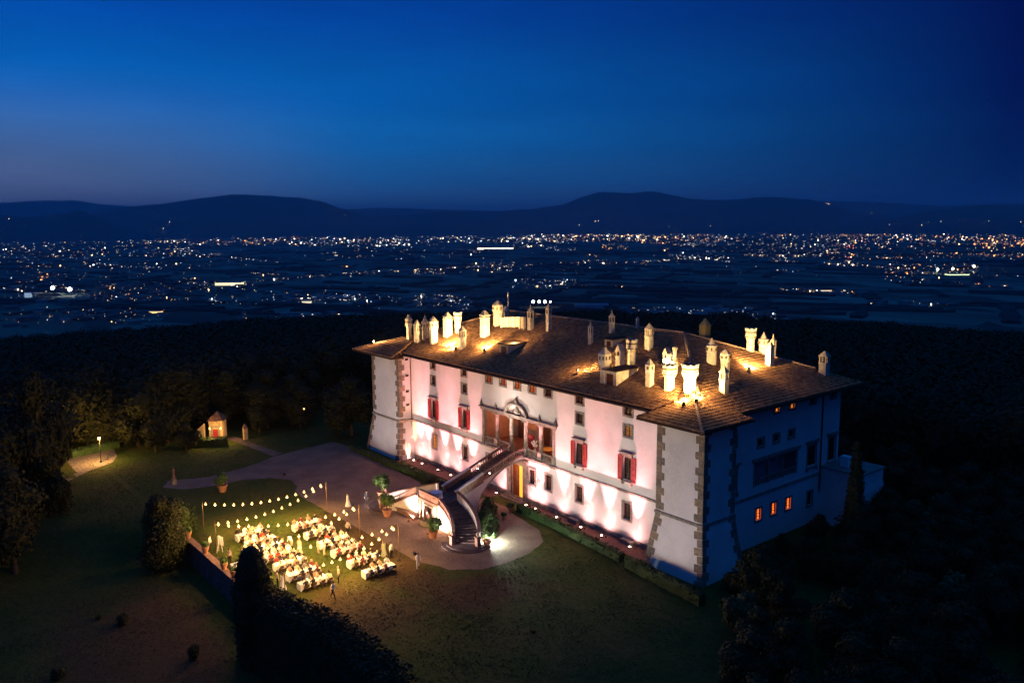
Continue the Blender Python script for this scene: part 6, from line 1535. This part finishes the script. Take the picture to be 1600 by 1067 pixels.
# small far lamps among the trees and garden odds
for (u, v, z, lb) in ((201, 649, 3.6, 'small bright lamp among the dark trees of the park'), (66, 691, 3.0, 'tiny lamp among the trees at the left'), (1420, 708, 3, 'tiny lamp in the dark wood on the right'), (536, 637, 4, 'tiny warm lamp in the trees left of the villa'), (475, 640, 4, 'tiny reddish lamp in the trees left of the villa'), (15, 797, 1.0, 'small lamp low among the bushes at the left edge')):
    p = at(u, v, z); t = thing('park_lamp', lb, 'street lamp', (p.x, p.y, ground_z(p.x, p.y))); h = max(1.0, p.z - ground_z(p.x, p.y))
    m_ = MB(); m_.tube([(0, 0, 0), (0, 0, h)], .04, 6); m_.obj('post', M_IRON, t); m_ = MB(); m_.prism(0, 0, [(h, .03), (h + .08, .12), (h + .2, .12), (h + .3, .03)], 8); m_.obj('lantern', M_BULB if u < 300 else M_SHADEGLOW, t)
for (u, v, lb) in ((190, 690, 'closed pale parasol among the trees beyond the lamplit hedge, left'), (222, 690, 'pale parasol among the trees beyond the lamplit hedge, right')):
    p = at(u, v); t = thing('parasol', lb, 'parasol', (p.x, p.y, 0)); m_ = MB(); m_.tube([(0, 0, 0), (0, 0, 2.6)], .04, 6); m_.obj('pole', M_RUST, t); m_ = MB(); m_.prism(0, 0, [(2.2, 1.5), (2.25, 1.5), (2.8, .05)], 8); m_.obj('canopy', M_CLOTH, t)
p = at(272, 756); t = thing('garden_statue', 'pale garden statue on a plinth beside the dim end of the drive', 'statue', (p.x, p.y, 0)); m_ = MB(); m_.box(-.3, .3, -.3, .3, 0, .8); m_.obj('plinth', M_STONE, t); m_ = MB(); m_.prism(0, 0, [(.8, .24), (1.2, .2), (1.6, .17), (1.9, .24), (2.1, .2), (2.2, .08), (2.3, .12), (2.45, .1), (2.52, .02)], 10, 0, 0, True); m_.obj('figure', M_RAIL, t)
p = at(1315, 862, -1); t = thing('closed_parasol', 'closed pale parasol on the dark terrace right of the villa', 'parasol', (p.x, p.y, ground_z(p.x, p.y))); m_ = MB(); m_.tube([(0, 0, 0), (0, 0, 3)], .04, 6); m_.obj('pole', M_IRON, t); m_ = MB(); m_.prism(0, 0, [(1.0, .1), (1.2, .22), (2.4, .16), (2.9, .03)], 8, 0, 0, True); m_.obj('canopy', M_CLOTH, t)
t = thing('roof_vent', 'pale vent box on the low rear terrace', 'vent', (57.3, 24.8, 6.75)); m_ = MB(); m_.box(-.5, .5, -.4, .4, .01, 1.3); m_.obj('box', M_PAPER, t)
# ------------------------------------------------------------------ the lights of the plain
crnd = random.Random(12)
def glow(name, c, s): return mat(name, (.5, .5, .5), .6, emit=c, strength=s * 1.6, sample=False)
CL = [glow('city_white', (1.0, .93, .78), 2.6), glow('city_warm', (1.0, .66, .30), 2.2), glow('city_orange', (1.0, .36, .08), 1.8), glow('city_cool', (.66, .84, 1.0), 2.4), glow('city_red', (1.0, .14, .07), 1.5)]
CLM = [glow('city_white_mid', (1.0, .93, .78), 1.3), glow('city_warm_mid', (1.0, .66, .30), 1.1), glow('city_orange_mid', (1.0, .36, .08), .9), glow('city_cool_mid', (.66, .84, 1.0), 1.2), glow('city_red_mid', (1.0, .14, .07), .8)]
CLD = [glow('city_white_dim', (1.0, .93, .78), .7), glow('city_warm_dim', (1.0, .66, .30), .6), glow('city_orange_dim', (1.0, .36, .08), .5), glow('city_cool_dim', (.66, .84, 1.0), .7), glow('city_red_dim', (1.0, .14, .07), .4)]
LAMPS = []    # (point, size, colour)
def far(u, v): return at(u, v, PLAIN_Z + 6)
def cluster(u0, v0, u1, v1, n, s=.9, cols=(0, 0, 1, 1, 2, 3), line=False):
    for _ in range(n):
        if line: t = crnd.random(); u = u0 + (u1 - u0) * t + crnd.gauss(0, 1.5); v = v0 + (v1 - v0) * t + crnd.gauss(0, .8)
        else: u = crnd.uniform(u0, u1); v = crnd.uniform(v0, v1)
        if v < 366: v = 366 + crnd.random() * 3
        LAMPS.append((u, v, s * min(2.0, .30 * math.exp(abs(crnd.gauss(0, .75)))), crnd.choice(cols)))
# the long city band under the hills
cluster(0, 366, 300, 400, 260, .8); cluster(180, 366, 640, 378, 150, .9); cluster(230, 376, 280, 380, 25, 1.0, (1, 1, 0)); cluster(290, 376, 480, 384, 90, .9, (0, 1, 2, 1, 4)); cluster(470, 371, 600, 385, 130, 1.1, (0, 0, 3, 1)); cluster(540, 366, 700, 384, 90, 1.0); cluster(600, 373, 640, 383, 40, 1.2, (0, 3, 0))
cluster(690, 366, 900, 380, 150, 1.0, (0, 0, 1, 3)); cluster(770, 370, 860, 378, 70, 1.1, (0, 1)); cluster(850, 362, 1010, 378, 260, 1.15, (0, 1, 1, 2)); cluster(1000, 366, 1130, 380, 130, 1.0, (0, 1, 1, 2)); cluster(1020, 369, 1060, 373, 40, 1.2, (1, 1, 2)); cluster(940, 380, 980, 390, 40, .9, (1, 2)); cluster(800, 382, 850, 387, 30, 1.0, (0, 1))
cluster(1060, 366, 1330, 385, 190, .85, (1, 1, 0, 3)); cluster(1300, 364, 1600, 382, 300, .95, (1, 2, 2, 0, 1)); cluster(1530, 372, 1600, 388, 90, 1.1, (2, 2, 1)); cluster(1060, 380, 1320, 400, 120, .7, (1, 0, 3)); cluster(1150, 380, 1600, 405, 220, .75, (1, 2, 0))
# middle of the plain
cluster(0, 395, 330, 420, 90, .7); cluster(130, 412, 255, 420, 45, .9, (0, 1, 3, 0), True); cluster(60, 425, 75, 436, 20, .9, (1, 2)); cluster(360, 402, 445, 410, 26, .7, (0, 3), True); cluster(0, 430, 220, 470, 60, .7); cluster(160, 440, 300, 470, 110, .7, (1, 1, 0, 2)); cluster(30, 436, 80, 441, 25, 1.0, (1, 0, 2))
cluster(280, 440, 400, 455, 60, .8, (1, 0)); cluster(380, 440, 560, 425, 55, .8, (0, 1), True); cluster(540, 428, 770, 415, 110, .9, (0, 1, 1), True); cluster(640, 420, 700, 428, 45, .9, (0, 1)); cluster(740, 410, 800, 424, 45, .9, (1, 0)); cluster(750, 418, 960, 406, 60, .8, (0, 1), True); cluster(930, 412, 1140, 402, 100, 1.0, (0, 0, 1), True); cluster(540, 385, 760, 404, 50, .7)
cluster(1060, 400, 1140, 408, 40, 1.0, (0, 0, 3), True); cluster(1160, 398, 1290, 400, 80, .9, (1, 1, 2, 0), True); cluster(1290, 380, 1335, 412, 60, .9, (1, 2, 4)); cluster(1290, 412, 1380, 418, 60, .9, (1, 0), True); cluster(1380, 412, 1530, 428, 120, .9, (1, 2, 0)); cluster(1450, 395, 1600, 400, 70, .8, (1, 2), True); cluster(1470, 440, 1580, 448, 35, .8, (2, 1), True); cluster(1380, 430, 1470, 445, 25, .7)
cluster(330, 452, 560, 475, 60, .7, (0, 3, 1)); cluster(330, 465, 350, 478, 6, .6); cluster(460, 460, 735, 473, 120, .9, (0, 0, 3, 1)); cluster(640, 468, 735, 478, 60, .9, (0, 3)); cluster(800, 436, 900, 450, 65, .9, (0, 1, 3)); cluster(870, 445, 1010, 448, 30, .8, (1, 2), True); cluster(1220, 452, 1350, 458, 45, .8, (1, 0, 2), True)
cluster(985, 480, 1180, 508, 140, .75, (0, 3, 1, 0)); cluster(1090, 485, 1215, 498, 80, .8, (0, 3)); cluster(0, 480, 260, 505, 50, .7, (1, 0)); cluster(380, 490, 560, 500, 22, .7, (1, 0)); cluster(60, 484, 260, 495, 26, .7, (1, 2)); cluster(1360, 470, 1480, 476, 16, .7, (1, 0)); cluster(520, 478, 760, 498, 25, .6)
cluster(0, 384, 1600, 432, 200, .45, (0, 1, 3)); cluster(0, 366, 1600, 374, 160, .5, (0, 1, 2, 3))
for _ in range(70):
    u_ = crnd.uniform(-20, 1580); v_ = 366 + 70 * crnd.random() ** 1.7; L_ = crnd.uniform(8, 46); cluster(u_, v_, u_ + L_, v_ + crnd.uniform(-1.5, 1.5), int(L_ * .55) + 3, .62, crnd.choice(((0, 0, 3), (1, 1, 0), (2, 1), (0, 1))), True)
# a few on the lower slopes of the hills
HILLL = []
for (u, v) in ((265, 347), (14, 342), (255, 357), (540, 336), (905, 352), (930, 346), (935, 345), (1045, 354), (1292, 318), (1295, 319), (1362, 333), (1390, 351), (1440, 352), (1545, 345), (1595, 347), (1470, 346), (1110, 353), (745, 361)): HILLL.append((u, v))
cube_cache = {}
def lamp_mesh(c, dim):
    k = (c, dim)
    if k not in cube_cache:
        m_ = MB(); m_.prism(0, 0, [(-.5, .2), (-.25, .5), (.25, .5), (.5, .2)], 6); m_.box(-.06, .06, -.06, .06, -4, -.5); me = m_.fix('distant_lamp'); me.materials.append((CLD if dim else CL)[c]); cube_cache[k] = me
    return cube_cache[k]
items = []
for u, v, s, c in LAMPS:
    p = far(u, v); D = (p - CAM_LOC).length; r = s * D / FPX * 1.2; items.append((p, r, c, s))
items.sort(key=lambda i: -i[3])
big, rest = items[:290], items[290:]
for p, r, c, s in big:
    o = link('distant_lamp', lamp_mesh(c, False)); o.location = p; o.scale = (r, r, r * .8); tag(o, ['small white', 'small warm yellow', 'small orange', 'small bluish white', 'small red'][c] + ' light of the distant towns on the dark plain', 'light', ['white', 'yellow', 'orange', 'bluish', 'red'][c] + ' lights of the plain')
m_ = MB()
for p, r, c, s in rest:
    k = c + crnd.choice((0, 5, 5, 10, 10, 10, 10)); m_.prism(p.x, p.y, [(p.z - r * .45, r * .3), (p.z, r * .55), (p.z + r * .45, r * .3)], 5, 0, k)
for (u, v) in HILLL:
    p = CAM_LOC + ray(u, v) * 13800; r = 8; m_.prism(p.x, p.y, [(p.z - r * .5, r * .3), (p.z, r * .6), (p.z + r * .5, r * .3)], 5, 0, 1)
link('distant_town_lights', m_.mesh('distant_town_lights'), None, CL + CLM + CLD, 'stuff')
# dim unlit houses and sheds of the towns
m_ = MB()
for p, r, c, s in items[::2]:
    w = crnd.uniform(8, 26); l = crnd.uniform(8, 40); h = crnd.uniform(5, 12); x = p.x + crnd.uniform(-40, 40); y = p.y + crnd.uniform(-40, 40); m_.box(x - w / 2, x + w / 2, y - l / 2, y + l / 2, PLAIN_Z, PLAIN_Z + h)
link('distant_houses', m_.mesh('distant_houses'), None, mat('far_house', (.22, .20, .18), .9, .01, .4), 'stuff')
# tree belts and field hedges
m_ = MB()
for q in range(420):
    u = crnd.uniform(-100, 1700); v = 372 + 120 * crnd.random() ** 1.6; p = at(u, v, PLAIN_Z); L = crnd.uniform(60, 420) * (1 if v > 400 else 2); a = crnd.choice((.5, .5, .5 + PI / 2)) + crnd.gauss(0, .12); h = crnd.uniform(5, 12); w = crnd.uniform(8, 26); d = Vector((math.cos(a), math.sin(a), 0)); s = Vector((-d.y, d.x, 0)); n = 8; rings = []
    for k in range(n + 1):
        c = p + d * L * (k / n - .5); hh = h * crnd.uniform(.55, 1.2); ww = w * crnd.uniform(.6, 1.2); rings.append([c - s * ww + Vector((0, 0, -1)), c - s * ww * .8 + Vector((0, 0, hh * .7)), c + Vector((0, 0, hh)), c + s * ww * .8 + Vector((0, 0, hh * .7)), c + s * ww + Vector((0, 0, -1))])
    m_.loft(rings)
link('tree_belts', m_.mesh('tree_belts'), None, mat('far_trees', (.02, .026, .018), 1.0), 'stuff')
# what can be told apart far out: greenhouse roof, warehouse, pitch masts, lit works
def shed(u, v, wpx, hpx, m, name, label, cat, yaw=None):  # walls with a glow material emit in place of lamplight falling on them
    p = at(u, v, PLAIN_Z); D = (p - CAM_LOC).dot(FWD); w = wpx * D / FPX; h = max(4, hpx * D / FPX * 1.0)
    t = thing(name, label, cat, p, YAW if yaw is None else yaw); k = MB(); k.box(-w / 2, w / 2, 0, w * .4, 0, h * .8); k.obj('wall', m, t)
    k = MB(); k.loft([[(-w / 2 - .5, -.5, h * .8 + .01), (w / 2 + .5, -.5, h * .8 + .01), (w / 2 + .5, w * .4 + .5, h * .8 + .01), (-w / 2 - .5, w * .4 + .5, h * .8 + .01)], [(-w / 2 - .5, w * .2 - .1, h), (w / 2 + .5, w * .2 - .1, h), (w / 2 + .5, w * .2 + .1, h), (-w / 2 - .5, w * .2 + .1, h)]]); k.obj('roof', mat('far_roof', (.3, .3, .3), .8), t); return t
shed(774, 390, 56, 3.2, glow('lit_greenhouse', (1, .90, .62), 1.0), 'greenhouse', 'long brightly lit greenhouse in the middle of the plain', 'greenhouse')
shed(43, 465, 9, 9, glow('silo_glow', (.35, .5, .66), .22), 'grain_silo', 'pale square silo beside the floodlit ground on the left', 'silo')
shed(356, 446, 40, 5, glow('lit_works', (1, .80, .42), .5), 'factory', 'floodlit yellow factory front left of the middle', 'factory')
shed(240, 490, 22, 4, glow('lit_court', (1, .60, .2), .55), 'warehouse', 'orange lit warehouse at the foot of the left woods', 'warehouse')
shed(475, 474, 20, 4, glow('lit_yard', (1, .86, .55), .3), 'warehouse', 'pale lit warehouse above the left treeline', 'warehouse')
shed(520, 466, 64, 3, glow('dim_shed_glow', (.5, .62, .8), .18), 'warehouse', 'long dim bluish warehouse left of the villa chimneys', 'warehouse')
shed(1160, 488, 60, 4, glow('dim_shed_glow', (.5, .62, .8), .18), 'warehouse', 'cluster sized dim bluish warehouse right of the ridge', 'warehouse')
shed(925, 482, 52, 7, mat('field_shed', (.30, .34, .38), .9), 'barn', 'broad grey unlit barn behind the roof ridge', 'barn')
shed(1500, 430, 34, 1.5, glow('lit_pitch', (.75, 1, .45), .65), 'sports_stand', 'greenish floodlit sports ground on the right', 'stand')
shed(1295, 455, 52, 1.5, glow('lit_yard2', (1, .8, .5), .35), 'warehouse', 'low lit sheds in the dark field right of the middle', 'warehouse')
def mast(u, v, r, lab, g, c=(.9, 1, .95), s=16):
    p = at(u, v, PLAIN_Z + 22); D = (p - CAM_LOC).length; rr = r * D / FPX; t = thing('floodlight_mast', lab, 'floodlight', (p.x, p.y, PLAIN_Z), 0, g); k = MB(); k.tube([(0, 0, 0), (0, 0, 22)], [.5, .3], 6); k.obj('mast', M_IRON, t); k = MB(); k.prism(0, 0, [(22 - rr, rr * .4), (22 - rr * .4, rr), (22 + rr * .4, rr), (22 + rr, rr * .4)], 8); k.obj('lamp_head', glow('mast_' + str(c[0]), c, s), t)
mast(82, 450, 2.3, 'left one of the pair of bright floodlight masts on the left', 'pair of floodlight masts on the left'); mast(109, 452, 2.3, 'right one of the pair of bright floodlight masts on the left', 'pair of floodlight masts on the left')
for i, (u, r) in enumerate(((833, 2.0), (842.5, 1.8), (851.5, 2.0), (860, 1.1))): mast(u, 471.5, r, f'{["leftmost", "second", "third", "small rightmost"][i]} of the four bright white floodlights behind the slim chimneys', 'row of four floodlights behind the ridge', (1, .97, .88), 9)
for u, v, lb in ((1465, 421, 'left'), (1489, 420, 'middle'), (1522, 416, 'right')): mast(u, v, 1.5, f'{lb} floodlight mast of the greenish sports ground', 'masts of the sports ground', (.95, 1, .6), 5)
# ------------------------------------------------------------------ the evening air over the plain
HZ = MB(); HZ.box(-45000, 45000, -45000, 45000, -207, 820)
hz = HZ.obj('haze', None, kind='stuff')
hm = bpy.data.materials.new('haze'); hm.use_nodes = True; t = hm.node_tree
for n in list(t.nodes): t.nodes.remove(n)
ho = t.nodes.new('ShaderNodeOutputMaterial'); hv = t.nodes.new('ShaderNodeVolumePrincipled'); hv.inputs['Color'].default_value = (.80, .86, 1.0, 1); hv.inputs['Density'].default_value = 0.000045; hv.inputs['Anisotropy'].default_value = 0.2
t.links.new(hv.outputs[0], ho.inputs['Volume']); hz.data.materials.append(hm)
